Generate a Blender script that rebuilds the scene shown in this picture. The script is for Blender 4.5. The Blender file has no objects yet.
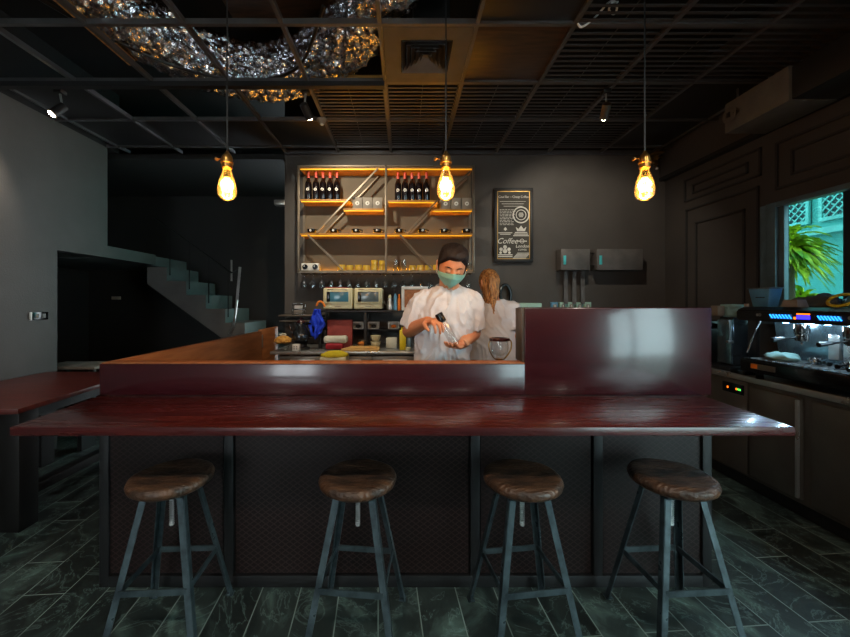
import bpy, bmesh, math, random
from mathutils import Vector, Matrix, noise
random.seed(7)
PI = math.pi
SC = bpy.context.scene
COL = SC.collection
F, CX, CY, H = 370.0, 404.0, 302.0, 1.38
def P(px, py, y):                       # a reading of the photograph at distance y
    return Vector(((px-CX)*y/F, y, H-(py-CY)*y/F))
def lin(c):
    return tuple(((v/255)/12.92 if v/255 <= .04045 else ((v/255+.055)/1.055)**2.4) for v in c)
# ---------------------------------------------------------------- materials
def mat(name, rgb, rough=.5, metal=0, rgb2=None, scale=8, bump=0, bscale=60, coat=0, stretch=(1,1,1), detail=4, emit=0, trans=0, rvar=0, alpha=1, ior=1.45, spec=None):
    m = bpy.data.materials.new(name); m.use_nodes = True
    nt = m.node_tree; N = nt.nodes; L = nt.links
    b = N['Principled BSDF']
    c = (*lin(rgb), 1)
    b.inputs['Base Color'].default_value = c
    b.inputs['Roughness'].default_value = rough
    b.inputs['Metallic'].default_value = metal
    b.inputs['IOR'].default_value = ior
    if spec is not None: b.inputs['Specular IOR Level'].default_value = spec
    if coat: b.inputs['Coat Weight'].default_value = coat; b.inputs['Coat Roughness'].default_value = .12
    if trans: b.inputs['Transmission Weight'].default_value = trans
    if alpha < 1: b.inputs['Alpha'].default_value = alpha
    if emit:
        b.inputs['Emission Color'].default_value = c; b.inputs['Emission Strength'].default_value = emit
    tc = N.new('ShaderNodeTexCoord'); mp = N.new('ShaderNodeMapping'); mp.inputs['Scale'].default_value = stretch
    L.new(tc.outputs['Object'], mp.inputs['Vector'])
    nz = N.new('ShaderNodeTexNoise'); nz.inputs['Scale'].default_value = scale; nz.inputs['Detail'].default_value = detail
    L.new(mp.outputs[0], nz.inputs['Vector'])
    if rgb2 is None: rgb2 = tuple(max(0, v*.86) for v in rgb)
    mx = N.new('ShaderNodeMix'); mx.data_type = 'RGBA'
    mx.inputs['A'].default_value = c; mx.inputs['B'].default_value = (*lin(rgb2), 1)
    rp = N.new('ShaderNodeMapRange'); rp.inputs['From Min'].default_value = .35; rp.inputs['From Max'].default_value = .65
    L.new(nz.outputs['Fac'], rp.inputs['Value']); L.new(rp.outputs[0], mx.inputs['Factor'])
    if not emit: L.new(mx.outputs['Result'], b.inputs['Base Color'])
    if rvar:
        rr = N.new('ShaderNodeMapRange'); rr.inputs['From Min'].default_value = .3; rr.inputs['From Max'].default_value = .7
        rr.inputs['To Min'].default_value = max(0, rough-rvar); rr.inputs['To Max'].default_value = min(1, rough+rvar)
        L.new(nz.outputs['Fac'], rr.inputs['Value']); L.new(rr.outputs[0], b.inputs['Roughness'])
    if bump:
        n2 = N.new('ShaderNodeTexNoise'); n2.inputs['Scale'].default_value = bscale; n2.inputs['Detail'].default_value = 3
        L.new(mp.outputs[0], n2.inputs['Vector'])
        bp = N.new('ShaderNodeBump'); bp.inputs['Strength'].default_value = bump; bp.inputs['Distance'].default_value = .01
        L.new(n2.outputs['Fac'], bp.inputs['Height']); L.new(bp.outputs[0], b.inputs['Normal'])
    return m
def glassy(name, tint, rough=.03, refl=.12, both=False):
    m = bpy.data.materials.new(name); m.use_nodes = True
    nt = m.node_tree; N = nt.nodes; L = nt.links
    N.remove(N['Principled BSDF'])
    t = N.new('ShaderNodeBsdfTransparent'); t.inputs[0].default_value = (*tint, 1)
    g = N.new('ShaderNodeBsdfGlossy'); g.inputs['Roughness'].default_value = rough
    fr = N.new('ShaderNodeFresnel'); fr.inputs[0].default_value = 1.45
    ad = N.new('ShaderNodeMath'); ad.operation = 'ADD'; ad.inputs[1].default_value = refl; ad.use_clamp = True
    L.new(fr.outputs[0], ad.inputs[0])
    ge = N.new('ShaderNodeNewGeometry'); iv = N.new('ShaderNodeMath'); iv.operation = 'SUBTRACT'; iv.inputs[0].default_value = 1; L.new(ge.outputs['Backfacing'], iv.inputs[1]) if not both else iv.inputs.__getitem__(1).__setattr__('default_value', 0)
    mu = N.new('ShaderNodeMath'); mu.operation = 'MULTIPLY'; L.new(ad.outputs[0], mu.inputs[0]); L.new(iv.outputs[0], mu.inputs[1])
    mx = N.new('ShaderNodeMixShader'); L.new(mu.outputs[0], mx.inputs[0]); L.new(t.outputs[0], mx.inputs[1]); L.new(g.outputs[0], mx.inputs[2])
    L.new(mx.outputs[0], N['Material Output'].inputs[0])
    return m
M = {}
M['wall'] = mat('dark wall paint', (70,66,62), .66, rgb2=(63,59,55), scale=2.5, bump=.12, bscale=90)
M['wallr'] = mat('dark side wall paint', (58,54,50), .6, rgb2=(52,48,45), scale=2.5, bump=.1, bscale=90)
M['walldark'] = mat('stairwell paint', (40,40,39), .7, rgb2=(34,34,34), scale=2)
M['step'] = mat('grey stair plaster', (92,91,89), .8, rgb2=(82,80,79), scale=3)
M['void'] = mat('black ceiling paint', (18,18,18), .9, scale=3)
M['grid'] = mat('black ceiling grid metal', (84,84,86), .36, .4, scale=5)
M['slat'] = mat('black louvre metal', (62,62,64), .38, .3, scale=5)
M['plain'] = mat('black ceiling board', (26,26,27), .5, scale=4)
M['ply'] = mat('brown ceiling veneer', (66,48,30), .38, rgb2=(42,30,20), scale=5, stretch=(1,7,1))
M['lath'] = mat('raw timber batten', (206,150,72), .5, rgb2=(140,94,42), scale=6, stretch=(.6,6,6))
M['foil'] = mat('crinkled silver foil', (236,236,242), .17, 1, rgb2=(180,182,190), scale=22, bump=.5, bscale=70)
M['redwood'] = mat('dark red lacquered wood', (74,27,24), .28, rgb2=(50,15,17), scale=5, stretch=(.7,9,9), bump=.04, bscale=30, coat=.25, rvar=.06)
M['redwood2'] = mat('plum lacquered panel', (54,15,20), .27, rgb2=(44,11,17), scale=4, stretch=(.8,6,6), bump=.02, bscale=30, coat=.6)
M['tablered'] = mat('mahogany table top', (96,38,29), .42, rgb2=(70,25,20), scale=4, stretch=(1,8,8), coat=.1)
M['brownwood'] = mat('brown veneer', (164,104,62), .45, rgb2=(136,82,46), scale=4, stretch=(8,1,8))
M['blackwood'] = mat('black stained wood', (14,12,11), .5, scale=6)
M['frameblk'] = mat('black painted steel', (24,24,25), .55, .1, scale=8)
M['stoolsteel'] = mat('weathered dark steel', (74,88,92), .36, .5, rgb2=(44,54,58), scale=14, rvar=.1)
M['seat'] = mat('worn walnut seat', (96,66,46), .40, rgb2=(36,27,22), scale=9, bump=.9, bscale=34, stretch=(1,2.6,1), detail=12, rvar=.14)
M['steel'] = mat('brushed stainless steel', (186,188,186), .30, .75, rgb2=(168,170,168), scale=4, rvar=.06)
M['dsteel'] = mat('dull stainless steel', (112,106,98), .36, .7, rgb2=(98,93,86), scale=3, rvar=.05)
M['chrome'] = mat('chrome', (205,208,210), .1, 1, scale=4)
M['dchrome'] = mat('dark polished metal', (70,74,78), .2, .8, scale=9)
M['rail'] = mat('pale metal rail', (176,176,172), .3, .9)
M['black'] = mat('matt black plastic', (14,14,15), .45)
M['gblack'] = mat('glossy black', (10,10,12), .15)
M['white'] = mat('white plastic', (212,210,204), .5)
M['cream'] = mat('cream enamel', (196,190,154), .4, rgb2=(186,180,146))
M['mint'] = mat('pale mint plastic', (150,186,170), .45)
M['sky'] = mat('pale blue plastic', (84,142,176), .35)
M['tealglass'] = mat('blue oven window', (70,124,146), .15)
M['greyglass'] = mat('grey oven window', (96,112,118), .15)
M['yellow'] = mat('yellow plastic', (206,182,26), .45)
M['ycloth'] = mat('yellow cloth', (214,196,34), .8, bump=.5, bscale=60)
M['blue'] = mat('royal blue cloth', (22,62,208), .75, bump=.5, bscale=50)
M['orange'] = mat('orange cloth', (222,120,30), .75, bump=.4)
M['redbox'] = mat('brick red card', (138,56,48), .7, rgb2=(118,44,40), scale=12)
M['crimson'] = mat('crimson cloth', (150,22,36), .7, bump=.4)
M['wood'] = mat('pale wooden board', (206,170,104), .5, rgb2=(182,142,80), scale=5, stretch=(1,9,9))
M['muffin'] = mat('golden crust', (212,164,78), .8, rgb2=(160,104,40), scale=30, bump=.9, bscale=50)
M['bottle'] = mat('dark wine glass', (18,12,14), .1, coat=.4)
M['redcap'] = mat('coral red foil capsule', (206,74,54), .4)
M['label'] = mat('pale label', (206,204,196), .6)
M['carton'] = mat('grey card box', (128,120,108), .7, rgb2=(112,104,94))
M['shelfwood'] = mat('warm shelf board', (176,126,56), .5, rgb2=(136,92,38), scale=5, stretch=(1,8,8))
M['led'] = mat('warm led strip', (238,168,32), .5, emit=.62)
M['ledhot'] = mat('bright warm led strip', (255,170,44), .5, emit=34)
M['ledwhite'] = mat('cool work light', (150,215,255), .5, emit=14)
M['gold'] = mat('gold saucer', (206,150,48), .3, .7)
M['cupdark'] = mat('dark glazed cup', (20,20,22), .12, coat=.5)
M['shelfmetal'] = mat('bronze grey shelf metal', (118,108,94), .42, .6)
M['backboard'] = mat('grey brown shelf back', (92,82,66), .7, rgb2=(82,73,58), scale=3)
M['glass'] = glassy('clear glass', (.93,.95,.95), .10, .09)
M['yglass'] = mat('amber glassware', (238,196,70), .15, trans=.35, coat=.4)  # yellow light of the strips is put into the colour of clear cups
M['bulbglass'] = glassy('amber bulb glass', (1.0,.70,.26), .14, .12, True)
M['plasticclear'] = glassy('clear plastic', (.9,.92,.92), .22, .16)
M['filament'] = mat('glowing filament', (255,216,146), .5, emit=13)
M['tint'] = glassy('teal tinted window glass', (.38,.50,.49), .02, .0)
M['tint3'] = glassy('pale teal shopfront glass', (.86,.96,.96), .02, .0)
M['tint2'] = glassy('smoky blue window glass', (.05,.16,.25), .03, .05)
M['brass'] = mat('aged brass', (168,130,70), .3, .9, rgb2=(110,84,48), scale=20)
M['skin'] = mat('skin', (206,146,108), .5, rgb2=(192,128,92), scale=9)
M['skin2'] = mat('fair skin', (214,160,128), .5, rgb2=(202,146,114), scale=9)
M['tee'] = mat('white cotton', (204,206,210), .85, rgb2=(190,192,198), scale=5, bump=.15, bscale=120)
M['hair'] = mat('black hair', (12,8,9), .6, rgb2=(22,14,15), scale=40, stretch=(6,6,1), bump=.5, bscale=120)
M['hair2'] = mat('highlighted brown hair', (206,150,88), .42, rgb2=(70,42,24), scale=34, stretch=(5,5,.6), bump=.6, bscale=60)
M['mask'] = mat('pale green mask fabric', (140,196,178), .75, bump=.1, bscale=200)
M['trouser'] = mat('dark trousers', (34,34,40), .85)
M['alum'] = mat('grey window frame', (96,120,130), .4, .4)
M['alumd'] = mat('dark window frame', (38,50,60), .4, .4)
M['facade'] = mat('teal facade cladding', (64,168,162), .7, rgb2=(48,144,142), scale=6, stretch=(1,.4,14))
M['lattice'] = mat('teal painted lattice', (90,186,182), .6)
M['latback'] = mat('dark lattice backing', (34,78,84), .6)
M['leaf'] = mat('sunlit green leaf', (206,226,36), .5, rgb2=(88,150,30), scale=5)  # the leaf's own yellow-green, with darker green at random
M['bark'] = mat('plant stem', (96,84,60), .8)
M['paving'] = mat('pale paving', (150,158,152), .8)
M['ledblue'] = mat('blue display light', (40,150,255), .4, emit=2.2)
M['ledviolet'] = mat('violet display', (50,40,255), .4, emit=2.5)
M['ledorange'] = mat('orange indicator', (255,110,20), .4, emit=2.2)
M['ledgreen'] = mat('green indicator', (90,230,90), .4, emit=1.2)
M['cyanlabel'] = mat('cyan label', (70,190,196), .5)
M['backsplash'] = mat('machine steel', (140,158,166), .22, .9, rgb2=(96,110,120), scale=7, rvar=.1)
M['spotlamp'] = mat('spot lamp lens', (255,232,200), .4, emit=40)
M['board'] = mat('chalkboard', (46,46,44), .8, rgb2=(74,70,62), scale=3)
M['chalk'] = mat('chalk white', (214,212,204), .8)
M['goldedge'] = mat('gilded edge', (190,150,78), .4, .5)
M['ventgrey'] = mat('vent grey', (66,68,70), .45, .2)
M['ductgrey'] = mat('grey unit casing', (92,90,84), .55, rgb2=(80,78,74))
M['string'] = mat('white string', (210,212,214), .7)
M['whitecloth'] = mat('grey white cloth', (196,196,180), .8, bump=.4)
M['tealcloth'] = mat('pale teal cloth', (130,168,164), .8, bump=.4)
M['greycloth'] = mat('dark grey cloth', (66,70,66), .85, bump=.4)
M['hose'] = mat('yellow hose', (196,176,40), .45)

def floor_mat():
    m = bpy.data.materials.new('slate plank tiles'); m.use_nodes = True
    nt = m.node_tree; N = nt.nodes; L = nt.links; b = N['Principled BSDF']
    g = N.new('ShaderNodeNewGeometry'); mp = N.new('ShaderNodeMapping'); mp.inputs['Rotation'].default_value = (0,0,math.radians(86))
    L.new(g.outputs['Position'], mp.inputs['Vector'])
    br = N.new('ShaderNodeTexBrick'); br.inputs['Scale'].default_value = 1; br.offset = .37
    br.inputs['Brick Width'].default_value = .62; br.inputs['Row Height'].default_value = .185
    br.inputs['Mortar Size'].default_value = .0028; br.inputs['Mortar Smooth'].default_value = .2; br.inputs['Bias'].default_value = 0
    br.inputs['Color1'].default_value = (.25,.25,.25,1); br.inputs['Color2'].default_value = (1,1,1,1); br.inputs['Mortar'].default_value = (.6,.6,.6,1)
    L.new(mp.outputs[0], br.inputs['Vector'])
    # marbling, shifted per tile
    ad = N.new('ShaderNodeVectorMath'); ad.operation = 'MULTIPLY_ADD'; ad.inputs[1].default_value = (9,9,9)
    L.new(br.outputs['Color'], ad.inputs[0]); L.new(g.outputs['Position'], ad.inputs[2])
    nz = N.new('ShaderNodeTexNoise'); nz.inputs['Scale'].default_value = 3.2; nz.inputs['Detail'].default_value = 7; nz.inputs['Distortion'].default_value = 1.6; nz.inputs['Roughness'].default_value = .6
    mp2 = N.new('ShaderNodeMapping'); mp2.inputs['Scale'].default_value = (1,1.0,1)
    L.new(ad.outputs[0], mp2.inputs[0]); L.new(mp2.outputs[0], nz.inputs['Vector'])
    cr = N.new('ShaderNodeValToRGB'); e = cr.color_ramp.elements
    e[0].position = .32; e[0].color = (*lin((30,38,36)),1)
    e[1].position = .80; e[1].color = (*lin((140,176,166)),1)
    x = cr.color_ramp.elements.new(.52); x.color = (*lin((48,58,55)),1)
    x = cr.color_ramp.elements.new(.66); x.color = (*lin((80,100,93)),1)
    L.new(nz.outputs['Fac'], cr.inputs[0])
    mu = N.new('ShaderNodeMix'); mu.data_type = 'RGBA'; mu.blend_type = 'MULTIPLY'; mu.inputs['Factor'].default_value = .8
    L.new(cr.outputs[0], mu.inputs['A']); L.new(br.outputs['Color'], mu.inputs['B'])
    n2 = N.new('ShaderNodeTexNoise'); n2.inputs['Scale'].default_value = 2.6; n2.inputs['Detail'].default_value = 9; n2.inputs['Distortion'].default_value = 2.2; n2.inputs['Roughness'].default_value = .62
    L.new(mp2.outputs[0], n2.inputs['Vector'])
    s1 = N.new('ShaderNodeMath'); s1.operation = 'SUBTRACT'; s1.inputs[1].default_value = .5; L.new(n2.outputs['Fac'], s1.inputs[0])
    s2 = N.new('ShaderNodeMath'); s2.operation = 'ABSOLUTE'; L.new(s1.outputs[0], s2.inputs[0])
    s3 = N.new('ShaderNodeMapRange'); s3.inputs['From Min'].default_value = 0; s3.inputs['From Max'].default_value = .016; s3.inputs['To Min'].default_value = .22; s3.inputs['To Max'].default_value = 0; L.new(s2.outputs[0], s3.inputs['Value'])
    mv = N.new('ShaderNodeMix'); mv.data_type = 'RGBA'; mv.inputs['B'].default_value = (*lin((150,182,172)),1); L.new(s3.outputs[0], mv.inputs['Factor']); L.new(mu.outputs['Result'], mv.inputs['A']); mu = mv
    mo = N.new('ShaderNodeMix'); mo.data_type = 'RGBA'; mo.inputs['B'].default_value = (*lin((120,136,128)),1)
    L.new(br.outputs['Fac'], mo.inputs['Factor']); L.new(mu.outputs['Result'], mo.inputs['A']); L.new(mo.outputs['Result'], b.inputs['Base Color'])
    rr = N.new('ShaderNodeMapRange'); rr.inputs['To Min'].default_value = .34; rr.inputs['To Max'].default_value = .56
    L.new(nz.outputs['Fac'], rr.inputs['Value']); L.new(rr.outputs[0], b.inputs['Roughness'])
    bp = N.new('ShaderNodeBump'); bp.inputs['Strength'].default_value = .25; bp.inputs['Distance'].default_value = .006
    L.new(nz.outputs['Fac'], bp.inputs['Height']); L.new(bp.outputs[0], b.inputs['Normal'])
    return m
M['floor'] = floor_mat()
def mesh_mat():
    m = bpy.data.materials.new('diamond embossed panel'); m.use_nodes = True
    nt = m.node_tree; N = nt.nodes; L = nt.links; b = N['Principled BSDF']
    g = N.new('ShaderNodeNewGeometry'); s = N.new('ShaderNodeSeparateXYZ'); L.new(g.outputs['Position'], s.inputs[0])
    def math_(op, a, bb):
        n = N.new('ShaderNodeMath'); n.operation = op
        for i, v in enumerate((a, bb)):
            if v is None: continue
            if isinstance(v, (int, float)): n.inputs[i].default_value = v
            else: L.new(v, n.inputs[i])
        return n.outputs[0]
    z2 = math_('MULTIPLY', s.outputs['Z'], 1.35)
    out = []
    for op in ('ADD', 'SUBTRACT'):
        u = math_('MULTIPLY', math_(op, s.outputs['X'], z2), 26)
        fr = math_('ABSOLUTE', math_('SUBTRACT', math_('FRACT', u, None), .5), None)
        out.append(math_('GREATER_THAN', fr, .42))
    ln = math_('MAXIMUM', out[0], out[1])
    mx = N.new('ShaderNodeMix'); mx.data_type = 'RGBA'; mx.inputs['A'].default_value = (*lin((23,14,13)),1); mx.inputs['B'].default_value = (*lin((48,34,32)),1)
    L.new(ln, mx.inputs['Factor']); L.new(mx.outputs['Result'], b.inputs['Base Color'])
    b.inputs['Roughness'].default_value = .42; b.inputs['Metallic'].default_value = .1; b.inputs['Specular IOR Level'].default_value = .35
    bp = N.new('ShaderNodeBump'); bp.inputs['Strength'].default_value = .6; bp.inputs['Distance'].default_value = .004
    L.new(ln, bp.inputs['Height']); L.new(bp.outputs[0], b.inputs['Normal'])
    return m
M['meshpanel'] = mesh_mat()

# ---------------------------------------------------------------- mesh helpers
WL = {}                                  # world position of each thing's origin while building
def frame(d):
    d = Vector(d).normalized(); a = Vector((0,0,1)) if abs(d.z) < .95 else Vector((0,1,0))
    u = d.cross(a).normalized(); v = u.cross(d).normalized()
    return u, v
class MB:
    def __init__(s): s.b = bmesh.new(); s.ms = []; s.cur = 0
    def _add(s, vs, fs):
        V = [s.b.verts.new(v) for v in vs]
        F_ = []
        for f in fs:
            try: q = s.b.faces.new([V[i] for i in f]); q.material_index = s.cur; F_.append(q)
            except ValueError: pass
        return V, F_
    def box(s, x0, x1, y0, y1, z0, z1, bev=0, seg=2):
        vs = [(x,y,z) for x in (x0,x1) for y in (y0,y1) for z in (z0,z1)]
        V, F_ = s._add(vs, [(0,1,3,2),(4,6,7,5),(0,4,5,1),(2,3,7,6),(0,2,6,4),(1,5,7,3)])
        if bev: bmesh.ops.bevel(s.b, geom=list({e for f in F_ for e in f.edges}), offset=bev, segments=seg, affect='EDGES', profile=.5)
        return s
    def hexa(s, pts, bev=0):             # 4 bottom then 4 top corners
        V, F_ = s._add(pts, [(0,3,2,1),(4,5,6,7),(0,1,5,4),(1,2,6,5),(2,3,7,6),(3,0,4,7)])
        if bev: bmesh.ops.bevel(s.b, geom=list({e for f in F_ for e in f.edges}), offset=bev, segments=2, affect='EDGES', profile=.5)
        return s
    def bar(s, p0, p1, w, h, up=(0,0,1)):
        p0, p1, up = Vector(p0), Vector(p1), Vector(up); d = (p1-p0).normalized()
        u = d.cross(up)
        if u.length < .01: u = d.cross(Vector((0,1,0)))
        u.normalize(); v = u.cross(d).normalized(); u *= w/2; v *= h/2
        return s.hexa([p0-u-v, p0+u-v, p0+u+v, p0-u+v, p1-u-v, p1+u-v, p1+u+v, p1-u+v])
    def tube(s, pts, r, seg=10, cap=True, closed=False):
        pts = [Vector(p) for p in pts]; n = len(pts); rs = r if isinstance(r, (list, tuple)) else [r]*n
        rings = []; pu = None
        for i, p in enumerate(pts):
            a = pts[(i-1) % n] if (i or closed) else p; c = pts[(i+1) % n] if (i < n-1 or closed) else p
            d = (c-a).normalized()
            if pu is None: u, v = frame(d)
            else:
                u = pu - d*pu.dot(d)
                u = u.normalized() if u.length > 1e-6 else frame(d)[0]
                v = d.cross(u)
            pu = u
            rings.append([s.b.verts.new(p + (u*math.cos(2*PI*k/seg)+v*math.sin(2*PI*k/seg))*rs[i]) for k in range(seg)])
        m = n if closed else n-1
        for i in range(m):
            A, B = rings[i], rings[(i+1) % n]
            for k in range(seg):
                q = s.b.faces.new((A[k], A[(k+1)%seg], B[(k+1)%seg], B[k])); q.material_index = s.cur
        if cap and not closed:
            for R in (rings[0], rings[-1]): q = s.b.faces.new(R); q.material_index = s.cur
        return s
    def cyl(s, p0, p1, r0, r1=None, seg=20): return s.tube([p0, p1], [r0, r0 if r1 is None else r1], seg)
    def lathe(s, prof, c=(0,0,0), seg=24, ax=None, sx=1, sy=1):
        c = Vector(c); rings = []
        for r, z in prof:
            if r < 1e-6: rings.append([s.b.verts.new(c+Vector((0,0,z)))])
            else: rings.append([s.b.verts.new(c+Vector((r*math.cos(2*PI*k/seg)*sx, r*math.sin(2*PI*k/seg)*sy, z))) for k in range(seg)])
        for A, B in zip(rings, rings[1:]):
            for k in range(seg):
                k2 = (k+1) % seg
                if len(A) == 1 and len(B) == 1: continue
                f = (A[0], B[k2], B[k]) if len(A) == 1 else (A[k], A[k2], B[0]) if len(B) == 1 else (A[k], A[k2], B[k2], B[k])
                q = s.b.faces.new(f); q.material_index = s.cur
        return s
    def prism(s, out, y0, y1, bev=0):    # outline of (x,z) pushed along y
        n = len(out)
        V, F_ = s._add([(x,y0,z) for x,z in out]+[(x,y1,z) for x,z in out], [tuple(range(n)), tuple(range(2*n-1,n-1,-1))]+[(i,(i+1)%n,n+(i+1)%n,n+i) for i in range(n)])
        if bev: bmesh.ops.bevel(s.b, geom=list({e for f in F_ for e in f.edges}), offset=bev, segments=2, affect='EDGES')
        return s
    def ball(s, c, r, sx=1, sy=1, sz=1, seg=16):
        n = seg//2
        return s.lathe([(math.sin(PI*i/n)*r, -math.cos(PI*i/n)*r*sz) for i in range(n+1)], c, seg, sx=sx, sy=sy)
    def cap(s, p0, p1, r0, r1, seg=14):  # capsule
        p0, p1 = Vector(p0), Vector(p1); d = p1-p0; l = d.length; d.normalize()
        pts = []; rs = []
        for t in (-1,-.8,-.5,0): pts.append(p0+d*r0*t); rs.append(r0*math.sqrt(max(.02,1-t*t)))
        for t in (0,.5,.8,1): pts.append(p1+d*r1*t); rs.append(r1*math.sqrt(max(.02,1-t*t)))
        return s.tube(pts, rs, seg)
    def grid(s, fn, nu, nv, close=False):
        V = [[s.b.verts.new(fn(i/(nu-1), j/(nv-1))) for j in range(nv)] for i in range(nu)]
        for i in range(nu-1):
            for j in range(nv-1):
                q = s.b.faces.new((V[i][j], V[i+1][j], V[i+1][j+1], V[i][j+1])); q.material_index = s.cur
        return s
    def rot(s, mtx, c=(0,0,0)): bmesh.ops.rotate(s.b, verts=s.b.verts, cent=c, matrix=mtx); return s
    def warp(s, fn):
        for v in s.b.verts: v.co = fn(v.co)
        return s
    def mesh(s, name, smooth=35):
        bmesh.ops.recalc_face_normals(s.b, faces=s.b.faces)
        me = bpy.data.meshes.new(name); s.b.to_mesh(me); s.b.free()
        if smooth:
            me.shade_smooth(); me.set_sharp_from_angle(angle=math.radians(smooth))
        return me
    def build(s, name, m, parent=None, base=None, smooth=35, solid=0):
        if parent is not None: o0 = WL[parent.name]
        elif base is not None: o0 = Vector(base)
        else:
            co = [v.co for v in s.b.verts]
            o0 = Vector(((min(c.x for c in co)+max(c.x for c in co))/2, (min(c.y for c in co)+max(c.y for c in co))/2, min(c.z for c in co)))
        bmesh.ops.translate(s.b, verts=s.b.verts, vec=-o0)
        me = s.mesh(name, smooth)
        for q in (m if isinstance(m, (list, tuple)) else [m]): me.materials.append(M[q] if isinstance(q, str) else q)
        o = bpy.data.objects.new(name, me); COL.objects.link(o)
        if solid:
            md = o.modifiers.new('thickness', 'SOLIDIFY'); md.thickness = solid; md.offset = 0
        if parent is not None: o.parent = parent; WL[o.name] = o0
        else: o.location = o0; WL[o.name] = o0.copy()
        return o
def tag(o, label=None, cat=None, group=None, kind=None):
    if label: o['label'] = label
    if cat: o['category'] = cat
    if group: o['group'] = group
    if kind: o['kind'] = kind
    return o
def thing(name, loc, label, cat, group=None):
    o = bpy.data.objects.new(name, None); COL.objects.link(o); o.empty_display_size = .05
    o.location = loc; WL[o.name] = Vector(loc)
    return tag(o, label, cat, group)
def dup(o, parent=None):
    c = o.copy(); COL.objects.link(c); c.parent = parent
    for ch in list(o.children): dup(ch, c)
    return c
def place(proto, first, loc, label, rz=0, scale=None, group=None):
    o = proto if first else dup(proto)
    o.location = loc; o.rotation_euler = (0,0,rz); o['label'] = label
    if group: o['group'] = group
    if scale: o.scale = scale
    return o
def struct(o): o['kind'] = 'structure'; return o
def remesh(mb, voxel, smooth=2):
    me = bpy.data.meshes.new('t'); bmesh.ops.recalc_face_normals(mb.b, faces=mb.b.faces); mb.b.to_mesh(me); mb.b.free()
    o = bpy.data.objects.new('t', me); COL.objects.link(o)
    md = o.modifiers.new('r', 'REMESH'); md.mode = 'VOXEL'; md.voxel_size = voxel
    dg = bpy.context.evaluated_depsgraph_get(); ev = o.evaluated_get(dg)
    m2 = bpy.data.meshes.new_from_object(ev)
    bpy.data.objects.remove(o); out = MB(); out.b.from_mesh(m2)
    for _ in range(smooth): bmesh.ops.smooth_vert(out.b, verts=out.b.verts, factor=.5, use_axis_x=True, use_axis_y=True, use_axis_z=True)
    return out
def text(s, size, loc, m, parent, name='lettering', ext=.001, align='CENTER', shear=0, spacing=1):
    cu = bpy.data.curves.new('t', 'FONT'); cu.body = s; cu.size = size; cu.extrude = ext; cu.align_x = align; cu.shear = shear; cu.space_character = spacing
    t = bpy.data.objects.new('t', cu); COL.objects.link(t)
    dg = bpy.context.evaluated_depsgraph_get(); me = bpy.data.meshes.new_from_object(t.evaluated_get(dg))
    bpy.data.objects.remove(t)
    me.transform(Matrix.Translation(Vector(loc)-WL[parent.name]) @ Matrix.Rotation(PI/2, 4, 'X'))
    me.materials.clear(); me.materials.append(M[m])
    o = bpy.data.objects.new(name, me); COL.objects.link(o); o.parent = parent; WL[o.name] = WL[parent.name]
    return o
ORD = ['first','second','third','fourth','fifth','sixth','seventh','eighth','ninth','tenth','eleventh','twelfth']
# ================================================================ the room
BW = 4.25                                 # back wall
def slab(name, m, *b, bev=0): return struct(MB().box(*b, bev=bev).build(name, m, smooth=0))
slab('floor', 'floor', -5, 3.2, -2.7, 6.3, -.1, 0)
slab('ceiling', 'void', -5, 3.2, -2.7, 6.3, 3.75, 3.85)
slab('wall_back', 'wall', -1.37, 3.15, BW, BW+.12, 0, 3.08)
slab('wall_back_upper', 'void', -1.37, 3.15, BW, BW+.12, 3.08, 3.75)
slab('wall_left_upper', 'void', -3.42, -3.27, -2.6, 4.25, 3.08, 3.75)
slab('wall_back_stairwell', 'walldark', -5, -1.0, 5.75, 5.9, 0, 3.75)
# left wall with the opening under the stairs
w = MB(); w.box(-3.42, -3.27, -2.6, 3.49, 0, 3.08); w.box(-3.42, -3.27, 3.49, 4.08, 1.87, 3.08); w.box(-3.42, -3.27, 4.08, 4.87, 1.87, 2.0)
struct(w.build('wall_left', 'wall', smooth=0))
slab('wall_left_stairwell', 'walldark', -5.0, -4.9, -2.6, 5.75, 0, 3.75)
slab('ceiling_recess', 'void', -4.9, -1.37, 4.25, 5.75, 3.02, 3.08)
# right wall around its openings
w = MB()
w.box(3.0, 3.15, 3.12, BW+.12, 0, 3.75); w.box(3.0, 3.15, .9, 3.12, 0, 1.2); w.box(3.0, 3.15, .9, 3.12, 2.18, 3.75)
w.box(3.0, 3.15, .35, .9, 0, 3.75); w.box(3.0, 3.15, -2.3, .35, 2.5, 3.75); w.box(3.0, 3.15, -2.7, -2.3, 0, 3.75)
struct(w.build('wall_right', 'wallr', smooth=0))
w = MB()
w.box(-5, -2.6, -2.7, -2.6, 0, 3.75); w.box(-1.4, 3.15, -2.7, -2.6, 0, 3.75); w.box(-2.6, -1.4, -2.7, -2.6, 2.2, 3.75); w.box(-2.6, -1.4, -2.7, -2.6, 0, .5)
struct(w.build('wall_front', 'walldark', smooth=0))
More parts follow.
